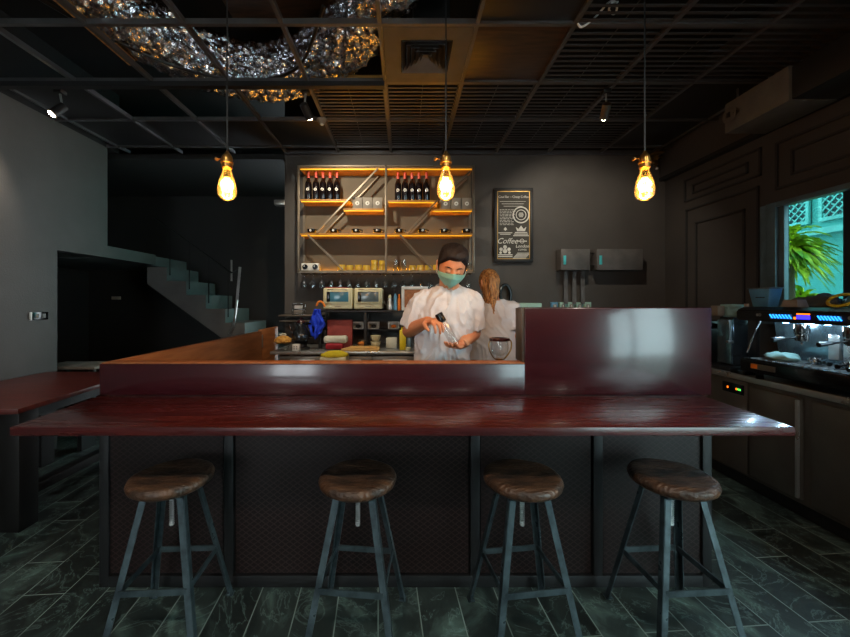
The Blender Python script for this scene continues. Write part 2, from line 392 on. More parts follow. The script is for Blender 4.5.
# windows
w = MB()
w.box(2.975, 3.03, 2.965, 3.045, 1.2, 2.18, .004); w.box(3.0, 3.04, 2.92, 2.965, 1.2, 2.18, .003); w.box(3.0, 3.04, 3.045, 3.12, 1.2, 2.18); w.box(2.975, 3.12, .9, .98, 1.2, 2.18, .004)
w.box(2.975, 3.04, .98, 2.965, 2.14, 2.18, .004); w.box(2.975, 3.04, .98, 2.965, 1.2, 1.25, .004)
win = struct(w.build('window_1', 'alum'))
MB().box(3.03, 3.06, 2.50, 2.555, 1.25, 2.14, .003).build('window_frame', 'alumd', win)
MB().box(3.031, 3.037, 2.555, 2.92, 1.25, 2.14).build('pane', 'tint', win)
MB().box(3.042, 3.048, .98, 2.50, 1.25, 2.14).build('pane', 'tint2', win)
w = MB(); w.box(3.02, 3.1, -2.3, -2.22, 0, 2.5); w.box(3.02, 3.1, .27, .35, 0, 2.5); w.box(3.02, 3.1, -1.0, -.92, 0, 2.5); w.box(3.02, 3.1, -2.3, .35, 2.42, 2.5)
w2 = struct(w.build('window_2', 'alumd'))
for y0, y1 in ((-2.22,-1.0),(-.92,.27)): MB().box(3.05,3.056,y0,y1,.02,2.42).build('pane','tint3',w2)
w = MB()
for x in (-2.6, -2.03, -1.46): w.box(x, x+.06, -2.68, -2.62, .5, 2.2)
w.box(-2.6, -1.4, -2.68, -2.62, 2.14, 2.2); w.box(-2.6, -1.4, -2.68, -2.62, .5, .56)
struct(w.build('window_3', 'alumd'))
# right wall mouldings and ledge
t = 1
def rectmould(y0, y1, z0, z1, x=2.985, w_=.018):
    global t
    b = MB(); b.box(x, 3.0, y0, y0+w_, z0, z1); b.box(x, 3.0, y1-w_, y1, z0, z1); b.box(x, 3.0, y0, y1, z1-w_, z1); b.box(x, 3.0, y0, y1, z0, z0+w_)
    struct(b.build('trim_%d' % t, 'walldark', smooth=0)); t += 1
rectmould(3.12, 3.93, .9, 2.36); rectmould(3.25, 3.80, .98, 2.2)
rectmould(3.10, 3.95, 2.44, 2.68); rectmould(3.22, 3.84, 2.50, 2.60)
rectmould(1.4, 2.98, 2.28, 2.66); rectmould(1.5, 2.86, 2.36, 2.56)
slab('trim_%d' % t, 'wallr', 2.94, 3.0, -2.6, BW, 2.80, 3.75); t += 1
slab('trim_%d' % t, 'void', 2.93, 3.0, -2.6, BW, 2.765, 2.80); t += 1  # black strip put in for the shadow line under the bulkhead, not a moulding
# ceiling grid
GX = [-.15+.6*k for k in range(-5, 6)]; GY = [4.07, 3.47, 2.87, 2.27, 1.67, 1.07, .47]
ZC = 3.08
for x in GX:
    slab('trim_%d' % t, 'grid', x-.012, x+.012, -2.6, BW, ZC, ZC+.035); t += 1
for y in GY:
    slab('trim_%d' % t, 'grid', -3.27, 2.94, y-.012, y+.012, ZC-.002, ZC+.033); t += 1
slab('trim_%d' % t, 'grid', -1.37, 2.94, BW-.03, BW, ZC-.01, ZC+.03); t += 1
slab('trim_%d' % t, 'frameblk', -3.27, -.15, 2.84, 2.89, ZC-.04, ZC-.003); t += 1      # track beam across
# panels in the grid cells
def cell(k, r): return -.15+.6*k, GY[r] - (0), GY[r-1] if r else BW
def louvre(n):
    b = MB()
    for i in range(n):
        y = -.27+.54*i/(n-1)
        b.box(-.285, .285, y-.009, y+.009, .0, .006)
    b.bar((0,-.28,.020), (0,.28,.020), .006, .004)
    b.box(-.288,-.28,-.286,.286,0,.02); b.box(.28,.288,-.286,.286,0,.02); b.box(-.288,.288,-.29,-.282,0,.02); b.box(-.288,.288,.282,.29,0,.02)
    return b
pl = louvre(11).build('louvre_panel', 'slat', base=(0,0,0)); tag(pl, 'x', 'ceiling panel', 'louvred ceiling panels')
rows = {0:'nearest the back wall', 1:'nearest the back wall', 2:'second row from the back wall', 3:'third row from the back wall', 4:'fourth row from the back wall'}
cn = {-2:'above the left bay of the bottle shelf', -1:'above the right bay of the bottle shelf', 0:'in the column of the chalkboard', 1:'in the column of the smaller electric box', 2:'in the column of the wider electric box', 3:'in the outer column by the right wall'}
RW = {0:'first row', 1:'row nearest back wall', 2:'second row forward', 3:'third row forward', 4:'fourth row forward'}
cn = {-1:'above the left shelf bay', 0:'above the right shelf bay', 1:'in the chalkboard column', 2:'over the small electric box', 3:'over the wide electric box', 4:'in the outer right column'}
first = True
for r, ks in ((1,(-1,0,1,2,3)), (2,(-1,0,1,2,3)), (3,(2,3,4)), (4,(2,3,4))):
    for k in ks:
        x = -.15+.6*k+.3; y = GY[r]+.3
        place(pl, first, (x, y, ZC+.006), 'black louvred panel, %s, %s' % (RW[r], cn[k]))
        first = False
pb = MB().box(-.287,.287,-.287,.287,0,.012,.002).build('ceiling_board', 'plain', base=(0,0,0)); tag(pb, 'x', 'ceiling panel', 'plain black ceiling boards')
cn2 = {-4:'three columns left of the shelf', -3:'above the left pendant bulb', 4:'against the right wall', 1:'right of the vent column', -5:'over the stairs', -2:'left of the left shelf bay'}
first = True
for k, r in ((-3,1),(-4,1),(-5,1),(-5,2),(-2,1),(4,1),(4,2),(1,4)):
    o = place(pb, first, (-.15+.6*k+.3, GY[r]+.3, ZC+.016), 'plain black ceiling board, %s, %s' % (RW[r], cn2[k])); first = False
    if k == 4: pass
o = MB().box(.463,1.037,2.283,2.857,ZC+.016,ZC+.03,.002).build('ceiling_panel', 'ply'); tag(o, 'brown veneer ceiling panel right of the square air vent', 'ceiling panel')
o = MB().box(-1.35,-.17,1.7,3.0,3.62,3.64).build('ceiling_panel', 'ply'); tag(o, 'brown board high in the open ceiling inside the foil duct loop', 'ceiling panel')
o = MB().box(-.76,1.04,2.93,2.965,ZC+.04,ZC+.10,.003).build('timber_batten', 'lath'); tag(o, 'long raw timber batten running across above the grid behind the vent', 'batten')
o = MB().box(-2.02,-1.975,1.75,2.72,ZC+.036,ZC+.08,.003).build('timber_batten', 'lath'); tag(o, 'short raw timber batten at the left edge of the foil duct', 'batten')
# square diffuser
v = thing('air_vent', (.15, 2.57, ZC), 'square grey four-way ceiling air vent with stepped louvres', 'air vent')
b = MB()
def ring(b, c, r0, r1, z0, z1):
    x, y = c
    b.hexa([(x-r0,y-r0,z0),(x+r0,y-r0,z0),(x+r1,y-r1,z1),(x-r1,y-r1,z1)]+[(x-r0,y-r0,z0+.004),(x+r0,y-r0,z0+.004),(x+r1,y-r1,z1+.004),(x-r1,y-r1,z1+.004)])
    b.hexa([(x-r0,y+r0,z0),(x-r1,y+r1,z1),(x+r1,y+r1,z1),(x+r0,y+r0,z0)]+[(x-r0,y+r0,z0+.004),(x-r1,y+r1,z1+.004),(x+r1,y+r1,z1+.004),(x+r0,y+r0,z0+.004)])
    b.hexa([(x-r0,y-r0,z0),(x-r1,y-r1,z1),(x-r1,y+r1,z1),(x-r0,y+r0,z0)]+[(x-r0,y-r0,z0+.004),(x-r1,y-r1,z1+.004),(x-r1,y+r1,z1+.004),(x-r0,y+r0,z0+.004)])
    b.hexa([(x+r0,y-r0,z0),(x+r0,y+r0,z0),(x+r1,y+r1,z1),(x+r1,y-r1,z1)]+[(x+r0,y-r0,z0+.004),(x+r0,y+r0,z0+.004),(x+r1,y+r1,z1+.004),(x+r1,y-r1,z1+.004)])
ring(b, (.15,2.57), .285, .17, ZC-.004, ZC-.002)
b.build('vent_frame', 'ventgrey', v, smooth=0)
b = MB()
for i in range(5): ring(b, (.15,2.57), .165-.032*i, .14-.032*i, ZC-.008, ZC+.028)
b.build('louvre', 'ventgrey', v, smooth=0)
MB().box(.06,.30,2.4,2.74,ZC+.06,ZC+.30).build('vent_box', 'void', v)
# foil duct
path = [(-1.98,1.6),(-1.97,2.0),(-1.92,2.4),(-1.80,2.75),(-1.55,3.04),(-1.22,3.17),(-.90,3.10),(-.58,2.90),(-.32,2.62),(-.16,2.35),(-.04,2.1),(.02,1.8)]
def cr_(p, n=10):
    out = []
    for i in range(len(p)-1):
        a = p[max(0,i-1)]; b_ = p[i]; c = p[i+1]; d = p[min(len(p)-1,i+2)]
        for k in range(n):
            q = k/n
            out.append(.5*((2*b_)+(c-a)*q+(2*a-5*b_+4*c-d)*q*q+(3*b_-a-3*c+d)*q**3))
    out.append(p[-1]); return out
pts = cr_([Vector((x,y,3.345)) for x,y in path], 22)
b = MB(); b.tube(pts, .215, 90)
def crumple(c):
    n = noise.noise(c*8)*.03 + noise.noise(c*20)*.028 + abs(noise.noise(c*38+Vector((3,1,2))))*-.03
    q = min(pts, key=lambda p: (p-c).length); d = (c-q).normalized()
    return c + d*n
b.warp(crumple)
o = b.build('foil_duct', 'foil', smooth=8); tag(o, 'crinkled silver foil duct curving through the open ceiling at the left', 'duct')
# ceiling cables in the void
for i, (lab, pp) in enumerate((('black cable looping beside the silver foil duct', [(-2.3,1.8,3.2),(-2.1,2.3,3.17),(-1.7,2.75,3.13),(-1.2,2.9,3.12),(-.8,2.8,3.16),(-.5,2.3,3.22)]),)):
    o = MB().tube(cr_([Vector(p) for p in pp], 8), .012, 8).build('cable', 'black'); tag(o, lab, 'cable')
# stairs
xs = -3.38; zt = 1.84; b = MB(); out = []
x = xs; run = .257; rise = .184; n = 10
prof = [(xs, 2.0)]
prof = [(xs, 1.84)]
for i in range(n):
    prof += [(x+run, zt-rise*i)]; x += run
    prof += [(x, max(0, zt-rise*(i+1)))]
prof += [(x-.35, 0), (xs, 1.56+.06)]
b.prism(prof, 4.87, 5.62)
b.box(-4.9, xs, 4.08, 5.75, 1.87, 2.0); 
struct(b.build('stairs', 'step', smooth=0))
h = thing('stair_handrail', P(232,330,4.9), 'thin dark stair handrail ending in a pale leaning metal post', 'handrail')
sl = rise/run
def sp(x, up, y=4.9): return Vector((x, y, 1.84-(x-xs-.13)*sl+up))
MB().tube([sp(-3.3,.62), sp(-2.28,.62), P(238,268,4.88)], .012, 8).build('rail', 'frameblk', h)
MB().tube([P(240,267,4.85), P(237,300,4.85), P(233.5,326,4.85), P(229.5,334,4.86)], .017, 10).build('newel_post', 'rail', h)
for i in range(4):
    x = -3.1+.257*i
    MB().tube([sp(x,.0), sp(x,.62)], .008, 6).build('baluster', 'frameblk', h)
MB().tube([P(231.5,260,4.9), P(231.5,281,4.9)], .012, 8).build('baluster', 'rail', h)
# small marks on the dark walls
def plate(px0, px1, py0, py1, y, name, m, label, cat):
    a = P(px0, py1, y); c = P(px1, py0, y)
    o = MB().box(a.x, c.x, y-.012, y, a.z, c.z, .002).build(name, m); return tag(o, label, cat)
sw = thing('light_switch', (-3.27, 3.31, 1.22), 'black double light switch with a pale edge on the left wall', 'switch')
MB().box(-3.27, -3.258, 3.24, 3.39, 1.22, 1.29, .002).build('switch_plate', 'gblack', sw)
MB().box(-3.27, -3.254, 3.225, 3.24, 1.22, 1.29, .002).build('plate_edge', 'white', sw)
MB().box(-3.258, -3.252, 3.27, 3.30, 1.235, 1.275, .001).build('rocker', 'ductgrey', sw)
MB().box(-3.258, -3.252, 3.33, 3.36, 1.235, 1.275, .001).build('rocker', 'ductgrey', sw)
o = plate(112,121,296.5,299.5,5.74,'door_latch','white','small white latch seen in the dark room under the stairs','latch')
o = MB().box(-1.50,-1.37,4.26,4.34,2.50,2.56,.01).build('pipe_stub', 'rail'); tag(o, 'short pale pipe stub at the left edge of the back wall', 'pipe')
# ================================================================ the bar
PY = 1.79; BX0, BX1 = -1.475, 1.49
bar = thing('bar_counter', (0, PY, 0), 'long dark red lacquered bar counter with raised screen at its right', 'bar counter')
b = MB(); b.box(BX0, .585, PY, PY+.05, .927, 1.08, .004); b.build('front_rail', 'redwood2', bar)
b = MB(); b.box(.585, BX1, PY, PY+.13, .927, 1.353, .006)
b.build('raised_screen', 'redwood2', bar)
MB().box(BX0+.01, .585, PY+.002, PY+.075, 1.0805, 1.086, .002).build('rim', 'brownwood', bar)
MB().box(.577, .5852, PY+.01, PY+.125, 1.086, 1.35, .001).build('end_strip', 'dsteel', bar)
b = MB(); b.box(BX0+.02, BX1-.02, PY+.03, PY+.05, .06, .926); b.build('carcass', 'blackwood', bar)
# textured panels between the posts
xsx = [-1.475, -.85, .345, .94, 1.49]; pw = .045
for x in xsx:
    x0 = x if x == xsx[0] else x-pw/2 if x != xsx[-1] else x-pw
    MB().box(x0, x0+pw, PY-.001, PY+.03, 0, .89, .003).build('post', 'frameblk', bar)
for i in range(4):
    MB().box(xsx[i]+.03, xsx[i+1]-.03, PY+.012, PY+.02, .06, .89).build('infill_panel', 'meshpanel', bar, smooth=0)
MB().box(BX0+.045, BX1-.045, PY-.002, PY+.028, .0, .055, .003).build('kick_board', 'frameblk', bar)
MB().box(BX0+.045, BX1-.045, PY+.001, PY+.03, .89, .927).build('top_rail', 'blackwood', bar)
# side return to the back wall, with its hinged gate
sd = thing('bar_side_wall', (-1.45, 2.7, 0), 'brown veneered side wall of the bar running back on the left', 'partition')
MB().box(-1.475, -1.43, PY+.05, 3.72, 0, 1.085, .003).build('side_panel', 'brownwood', sd)
g = thing('swing_gate', (-1.45, 3.9, 0), 'short brown wooden gate closing the bar against the back wall', 'gate')
MB().box(-1.475, -1.44, 3.735, 4.23, .05, 1.10, .004).build('gate_leaf', 'brownwood', g)
MB().box(-1.44, -1.434, 3.74, 3.765, .92, 1.05, .001).build('hinge', 'steel', g)
# drinking ledge
lz = .926
b = MB()
b.hexa([(-1.43,1.34,lz-.032),(1.42,1.34,lz-.032),(1.45,PY-.001,lz-.032),(-1.475,PY-.001,lz-.032),(-1.43,1.34,lz),(1.42,1.34,lz),(1.45,PY-.001,lz),(-1.475,PY-.001,lz)], bev=.004)
o = b.build('bar_ledge', 'redwood'); tag(o, 'wide polished dark red drinking ledge along the bar front', 'ledge')
b = MB()
for x in (-1.2, -.6, 0, .6, 1.2): b.box(x-.015, x+.015, 1.50, PY-.001, lz-.055, lz-.033)
b.build('bracket', 'frameblk', o); 
b = MB(); b.box(.45, 1.44, PY+.135, 2.06, .99, 1.01, .003)
o = b.build('service_shelf', 'steel'); tag(o, 'narrow steel service shelf behind the raised screen', 'shelf')
MB().box(.60, .63, PY+.135, 2.0, .0, .99).build('leg', 'steel', o); MB().box(1.38, 1.41, PY+.135, 2.0, .0, .99).build('leg', 'steel', o)
# ---------------- stools
st = thing('bar_stool', (0,0,0), 'x', 'stool', 'round wooden bar stools along the bar')
prof = [(0,.592),(.10,.592),(.138,.598),(.158,.612),(.163,.628),(.157,.642),(.138,.650),(.09,.645),(.04,.641),(0,.640)]
sb = MB().lathe(prof, (0,0,0), 56)
sb.warp(lambda c: Vector((c.x, c.y, c.z + (noise.noise(Vector((c.x*9,c.y*9,2)))*.004 if c.z>.62 else 0))))
sb.build('seat', 'seat', st, smooth=50)
b = MB(); b.box(-.085,.085,-.085,-.06,.580,.592); b.box(-.085,.085,.06,.085,.580,.592); b.box(-.085,-.06,-.085,.085,.580,.592); b.box(.06,.085,-.085,.085,.580,.592)
b.cyl((0,0,.56),(0,0,.592),.03,seg=20)
b.bar((-.075,-.075,.582),(.075,.075,.582),.02,.008); b.bar((-.075,.075,.582),(.075,-.075,.582),.02,.008)
b.build('seat_frame', 'stoolsteel', st)
b = MB(); b.cyl((0,0,.43),(0,0,.57),.009,seg=14)
for i in range(14): b.cyl((0,0,.435+i*.009),(0,0,.438+i*.009),.0105,seg=14)
b.build('screw_spindle', 'steel', st)
for sx in (-1,1):
    for sy in (-1,1):
        p0 = Vector((.07*sx,.07*sy,.585)); p1 = Vector((.172*sx,.172*sy,.008)); b = MB()
        d = (p1-p0).normalized()
        # angle iron: two plates
        b.bar(p0+Vector((0,-.013*sy*0,0)), p1, .024, .004, up=(0,sy,0)); 
        b.bar(p0-Vector((.013*sx*-1,0,0))+Vector((0,-.013*sy,0)), p1+Vector((.011*sx,-.011*sy,0)), .024, .004, up=(sx,0,0))
        b.box(p1.x-.016, p1.x+.016, p1.y-.016, p1.y+.016, 0, .010, .002)
        b.build('leg', 'stoolsteel', st)
r = .07+.102*(.585-.245)/.577
for a, c in (((-r,-r),(r,-r)),((-r,r),(r,r)),((-r,-r),(-r,r)),((r,-r),(r,r))):
    MB().bar((*a,.245),(*c,.245),.006,.024).build('footrest_bar', 'stoolsteel', st)
ll = ['bar stool with round worn wooden seat, leftmost of the four', 'bar stool with round worn wooden seat, second from the left', 'bar stool with round wooden seat, third from the left, in front of the standing barista', 'bar stool with a grey scratched wooden seat, rightmost of the four']
for i, (x, y, a) in enumerate(((-.985,1.570,.05), (-.195,1.565,-.10), (.50,1.565,.12), (1.135,1.570,.06))):
    place(st, i == 0, (x, y, 0), ll[i], a, scale=(1,1,1.012))
# left table
tb = thing('dining_table', (-2.7, 2.75, 0), 'mahogany red dining table with thick black legs at the far left', 'table')
tp = [(-3.2,2.08),(-2.255,2.16),(-2.36,3.32),(-3.2,3.32)]
b = MB(); b.hexa([(x,y,.725) for x,y in tp]+[(x,y,.755) for x,y in tp], bev=.003); b.build('tabletop', 'tablered', tb)
b = MB(); b.hexa([(x,y,.64) for x,y in ((-3.12,2.2),(-2.37,2.26),(-2.45,3.2),(-3.12,3.2))]+[(x,y,.725) for x,y in ((-3.12,2.2),(-2.37,2.26),(-2.45,3.2),(-3.12,3.2))]); b.build('apron', 'blackwood', tb)
for x, y in ((-2.36,2.27),(-3.08,2.22),(-2.46,3.14),(-3.08,3.14)):
    MB().box(x-.06,x+.06,y-.06,y+.06,0,.725,.004).build('leg', 'blackwood', tb)
MB().box(-2.50,-2.42,2.33,3.08,.12,.18,.003).build('stretcher', 'blackwood', tb)
tb = thing('side_table', (-3.35, 3.8, 0), 'pale grey topped side table behind the mahogany table', 'table')
MB().box(-3.63,-3.03,3.62,3.98,.715,.745,.012).build('tabletop', 'carton', tb)
for x in (-3.58,-3.08):
    for y in (3.67,3.93): MB().box(x-.015,x+.015,y-.015,y+.015,0,.715).build('leg', 'frameblk', tb)
bn = thing('bench', (-2.7, 3.62, 0), 'low dark wooden bench behind the mahogany table', 'bench')
MB().box(-3.1,-2.05,3.40,3.6,.40,.44,.004).build('seat', 'blackwood', bn)
for x in (-3.0,-2.15): MB().box(x-.02,x+.02,3.42,3.58,0,.40).build('leg', 'brownwood' if x > -2.5 else 'blackwood', bn)
# ================================================================ pendants and spots
pd = thing('pendant_bulb', (0,0,0), 'x', 'pendant lamp', 'filament bulb pendants over the bar')
MB().cyl((0,0,.10),(0,0,1.052),.0028,seg=8).build('cord', 'frameblk', pd)
MB().lathe([(.0,1.052),(.045,1.052),(.05,1.045),(.045,1.03),(0,1.025)]).build('ceiling_rose', 'frameblk', pd)
b = MB(); b.lathe([(.004,.135),(.008,.125),(.013,.118),(.0165,.11),(.018,.102),(.018,.088),(.021,.086),(.021,.08),(.0175,.078),(.0175,.060),(.014,.056),(0,.056)], seg=24)
b.tube([(-.017,0,.1),(-.034,0,.1)], .0035, 8); b.box(-.042,-.034,-.008,.008,.094,.106,.002)
b.warp(lambda c: Vector((c.x,c.y,c.z*.80 if c.z < .15 else c.z)))
b.build('socket', 'brass', pd)
b = MB(); b.lathe([(.0135,.058),(.015,.048),(.019,.030),(.026,.005),(.0305,-.018),(.032,-.032),(.030,-.046),(.024,-.057),(.014,-.064),(.004,-.067),(0,-.067)], seg=32)
b.warp(lambda c: Vector((c.x,c.y,c.z*.80 if c.z > 0 else c.z)))
b.build('glass_bulb', 'bulbglass', pd)
b = MB()
for k in range(8):
    a = 2*PI*k/8; a2 = 2*PI*(k+.5)/8
    b.tube([(.010*math.cos(a),.010*math.sin(a),-.036),(.008*math.cos(a2),.008*math.sin(a2),.014)], .0023, 6)
b.build('filament', 'filament', pd)
b = MB(); b.cyl((0,0,-.03),(0,0,.056),.003,.005,8); b.build('glass_stem', 'glass', pd)
for i, (x, lab) in enumerate(((-.717,'lit amber filament bulb hanging on a cord over the left of the bar'),(.17,'lit amber filament bulb hanging in front of the bottle shelf'),(.976,'lit amber filament bulb hanging on a cord at the right'))):
    place(pd, i == 0, (x, 1.5, 1.868), lab, scale=(1.15,)*3)
    ld = bpy.data.lights.new('bulb light', 'POINT'); ld.energy = 12; ld.color = (1,.56,.20); ld.shadow_soft_size = .03
    lo = bpy.data.objects.new('bulb_light', ld); lo.location = (x,1.5,1.86); COL.objects.link(lo)
def spot(loc, tgt, label, energy, size, col=(1,.86,.66), body='frameblk'):
    loc = Vector(loc); tgt = Vector(tgt); d = (tgt-loc).normalized()
    s = thing('spotlight', (loc.x, loc.y, ZC), label, 'spotlight', 'ceiling spotlights')
    MB().box(loc.x-.03, loc.x+.03, loc.y-.03, loc.y+.03, ZC-.03, ZC, .004).build('mount', 'frameblk', s)
    MB().cyl((loc.x,loc.y,ZC-.03), loc-d*.02, .008, seg=10).build('stem', 'steel', s)
    b = MB(); b.tube([loc-d*.045, loc-d*.04, loc+d*.06, loc+d*.075], [.02,.032,.034,.036], 24, cap=True); b.build('lamp_body', body, s)
    b = MB(); b.tube([loc+d*.076, loc+d*.082], [.026,.024], 24); b.build('lens', 'spotlamp', s)
    ld = bpy.data.lights.new('spot light', 'SPOT'); ld.energy = energy; ld.spot_size = math.radians(size); ld.spot_blend = .6; ld.color = col; ld.shadow_soft_size = .025
    lo = bpy.data.objects.new('spot_light', ld); lo.location = loc+d*.1; lo.rotation_euler = d.to_track_quat('-Z','Y').to_euler(); COL.objects.link(lo)
    return s
spot((-2.76,2.97,2.93), (-3.27,2.4,2.0), 'bright ceiling spotlight aimed at the left wall', 30, 100, (1,.90,.78))
spot((-.79,2.97,2.93), (-.4,4.15,2.0), 'bright ceiling spotlight aimed at the bottle shelf', 72, 110)
spot((1.62,2.97,2.93), (1.9,4.1,1.9), 'grey cylinder ceiling spotlight right of centre', 40, 110, (1,.9,.75), 'dsteel')
for i, (x, tx, e_) in enumerate(((-2.0,-2.0,38),(-.75,-.8,42),(.45,.4,42),(1.65,1.3,40))):
    spot((x,-.45,2.93), (tx,1.35,.7), 'ceiling spotlight aimed at the bar ledge, %s from the left behind the camera' % ORD[i], e_, 80, (1,.90,.78))
spot((-.75,1.0,2.93), (.25,2.1,1.3), 'ceiling spotlight aimed at the barista', 6, 50, (1,.90,.78))
# smoke detector, string, sprinkler
s = thing('smoke_detector', (-.765,3.45,ZC), 'small round smoke detector on the ceiling grid above the bottle shelf', 'smoke detector')
MB().lathe([(0,-.045),(.02,-.045),(.035,-.03),(.045,-.015),(.05,0),(0,0)], (-.765,3.45,ZC), 24).build('housing', 'carton', s)
MB().lathe([(0,-.055),(.012,-.053),(.02,-.045),(0,-.044)], (-.765,3.45,ZC), 16).build('sensor', 'white', s)
pp = [P(x,y,2.26) for x,y in ((577,22),(581,27),(590,22),(600,12),(608,3),(614,1),(617,8),(614,14),(609,10),(612,3),(618,2))]
o = MB().tube(cr_([Vector(p) for p in pp], 6), .006, 8).build('string', 'string'); tag(o, 'white string knotted round a ceiling grid corner', 'string')
hk = thing('wall_bracket', P(658,165,4.1), 'small brass bracket high in the back right corner', 'bracket')
c0 = P(658,157,4.1)
b = MB(); b.box(c0.x-.06,c0.x+.04,4.05,4.2,c0.z+.03,c0.z+.05,.003); b.cyl((c0.x-.01,4.12,c0.z-.08),(c0.x-.01,4.12,c0.z+.03),.022,seg=14); b.build('body','brass',hk)
MB().ball((c0.x,4.12,c0.z-.12),.016).build('finial','white',hk)
b = MB(); b.tube([(c0.x-.01,4.12,c0.z-.12),(c0.x-.01,4.12,c0.z-.07)],.008,8); b.tube([(c0.x+.02,4.12,c0.z+.0),(c0.x+.06,4.12,c0.z+.01)],.01,8); b.tube([(c0.x+.01,4.12,c0.z+.05),(c0.x+.01,4.12,ZC)],.008,8); b.box(c0.x-.08,c0.x+.05,4.19,4.25,c0.z-.03,c0.z+.06); b.build('arm','brass',hk)
# ducted unit at the right
d = thing('fan_coil_unit', (2.75,2.6,2.74), 'grey boxed air unit high on the right wall with a round port', 'air unit')
MB().box(2.6,2.93,2.5,3.0,2.742,2.98,.006).build('casing', 'ductgrey', d)
MB().box(2.62,2.93,1.9,2.5,2.75,2.97,.004).build('rear_casing', 'plain', d)
b = MB(); b.tube([(2.602,2.93,2.86),(2.575,2.93,2.86)], [.062,.062], 28); b.tube([(2.575,2.93,2.86),(2.57,2.93,2.86)], [.05,.04], 28); b.build('round_port','ductgrey',d)
MB().box(2.562,2.572,2.915,2.945,2.84,2.88,.002).build('port_latch','black',d)
MB().cyl((2.66,2.95,2.98),(2.66,2.95,ZC),.008,seg=8).build('hanger','rail',d)
MB().cyl((2.8,2.6,2.98),(2.8,2.6,ZC),.008,seg=8).build('hanger','rail',d)
# ================================================================ bottle shelf on the back wall
SF = 4.0
su = thing('wall_shelf', (-.19, SF, 1.70), 'large metal framed wall shelf lit by warm strips', 'shelf')
X0, X1, XM = -1.155, .765, -.195
b = MB()
for x in (X0, XM-.012, X1-.024):
    b.box(x, x+.024, SF, SF+.024, 1.70, 2.86, .002)
for x in (X0, X1-.024): b.box(x, x+.024, BW-.024, BW-.002, 1.70, 2.86)
b.box(X0, X1, SF, SF+.024, 1.695, 1.72); b.box(X0, X1, SF, SF+.02, 2.845, 2.86)
b.build('frame', 'shelfmetal', su)
MB().box(X0+.024, X1-.024, BW-.012, BW-.002, 1.72, 2.84).build('back_board', 'backboard', su)
shelves = [(X0+.01, X1-.01, 1.705, 'b'), (X0+.03, X1-.02, 2.105, 'm'), (X0+.03, -.58, 2.475, 'u'), (-.66, XM-.02, 2.375, 'l'), (XM+.02, .37, 2.465, 'u'), (.30, X1-.02, 2.37, 'l'), (X0+.02, X1-.02, 2.825, 't')]
for x0, x1, z, k in shelves:
    MB().box(x0, x1, SF+.005 if k != 't' else SF+.03, BW-.014, z, z+.018, .002).build('shelf_board', 'shelfmetal' if k == 'b' else 'shelfwood', su)
    if k != 'b': MB().box(x0+.01, x1-.01, SF+.012, SF+.026, z-.010, z-.001).build('led_strip', 'led', su)
    if k != 't': MB().box(x0+.01, x1-.01, BW-.028, BW-.015, z+.019, z+.027).build('led_strip', 'ledhot', su)
def dbar(p, q):
    a = P(*p, SF); c = P(*q, SF)
    MB().bar((a.x, SF-.012, a.z), (c.x, SF-.012, c.z), .016, .022, (0,1,0)).build('diagonal_brace', 'shelfmetal', su)
    MB().bar((a.x, BW-.045, a.z), (c.x, BW-.045, c.z), .014, .018, (0,1,0)).build('diagonal_brace', 'shelfmetal', su)
dbar((378,169),(317,233)); dbar((308,235),(343,270)); dbar((438,200),(407,233)); dbar((400,235),(433,270)); dbar((470,172),(440,198))
# wine bottles
wb = thing('wine_bottle', (0,0,0), 'x', 'bottle', 'wine bottles on the wall shelf')
MB().lathe([(0,.0),(.033,0),(.037,.006),(.037,.185),(.034,.205),(.022,.228),(.0145,.245),(.014,.262),(0,.262)], seg=24).build('glass_body','bottle',wb)
MB().lathe([(.0148,.258),(.0155,.26),(.0155,.318),(.0165,.319),(.0165,.327),(0,.328)], seg=20).build('capsule','redcap',wb)
b = MB(); b.tube([(0,-.0365,.125),(0,-.0385,.125)],[.0165,.0165],20); b.build('round_label','label',wb)
MB().tube([(0,-.0384,.125),(0,-.0392,.125)],[.009,.009],12).build('label_mark','carton',wb)
xs_l = [308.5,316,323,330,337]; xs_r = [398,405,412,419,426.5]; n = 0
yb = SF+.10
for side, xs_, z in (('left', xs_l, 2.494), ('right', xs_r, 2.484)):
    for i, px_ in enumerate(xs_):
        w_ = ['leftmost of the five','second from the left of the five','middle one of the five','fourth from the left of the five','rightmost of the five'][i]
        place(wb, n == 0, ((px_-CX)*yb/F, yb, z), 'red capped dark wine bottle, %s, %s shelf bay' % (w_, side), group='wine bottles in the %s bay' % side); n += 1
# grey gift cartons with a round mark
ct = thing('carton', (0,0,0), 'x', 'box', 'small cartons on the wall shelf')
MB().box(-.053,.053,-.06,.06,0,.125,.002).build('box_body','carton',ct)
MB().tube([(0,-.06,.062),(0,-.0625,.062)],[.022,.022],20).build('round_mark','chalk',ct)
MB().tube([(0,-.0622,.062),(0,-.0635,.062)],[.009,.009],12).build('mark_centre','carton',ct)
n = 0
for side, xs_, z in (('left', (358,368,378), 2.394), ('right', (445,455.5,466), 2.389)):
    for i, px_ in enumerate(xs_):
        place(ct, n == 0, ((px_-CX)*(SF+.09)/F, SF+.09, z), 'small grey carton with a pale round mark, %s of three in the %s bay' % (('left one','middle one','right one')[i], side)); n += 1
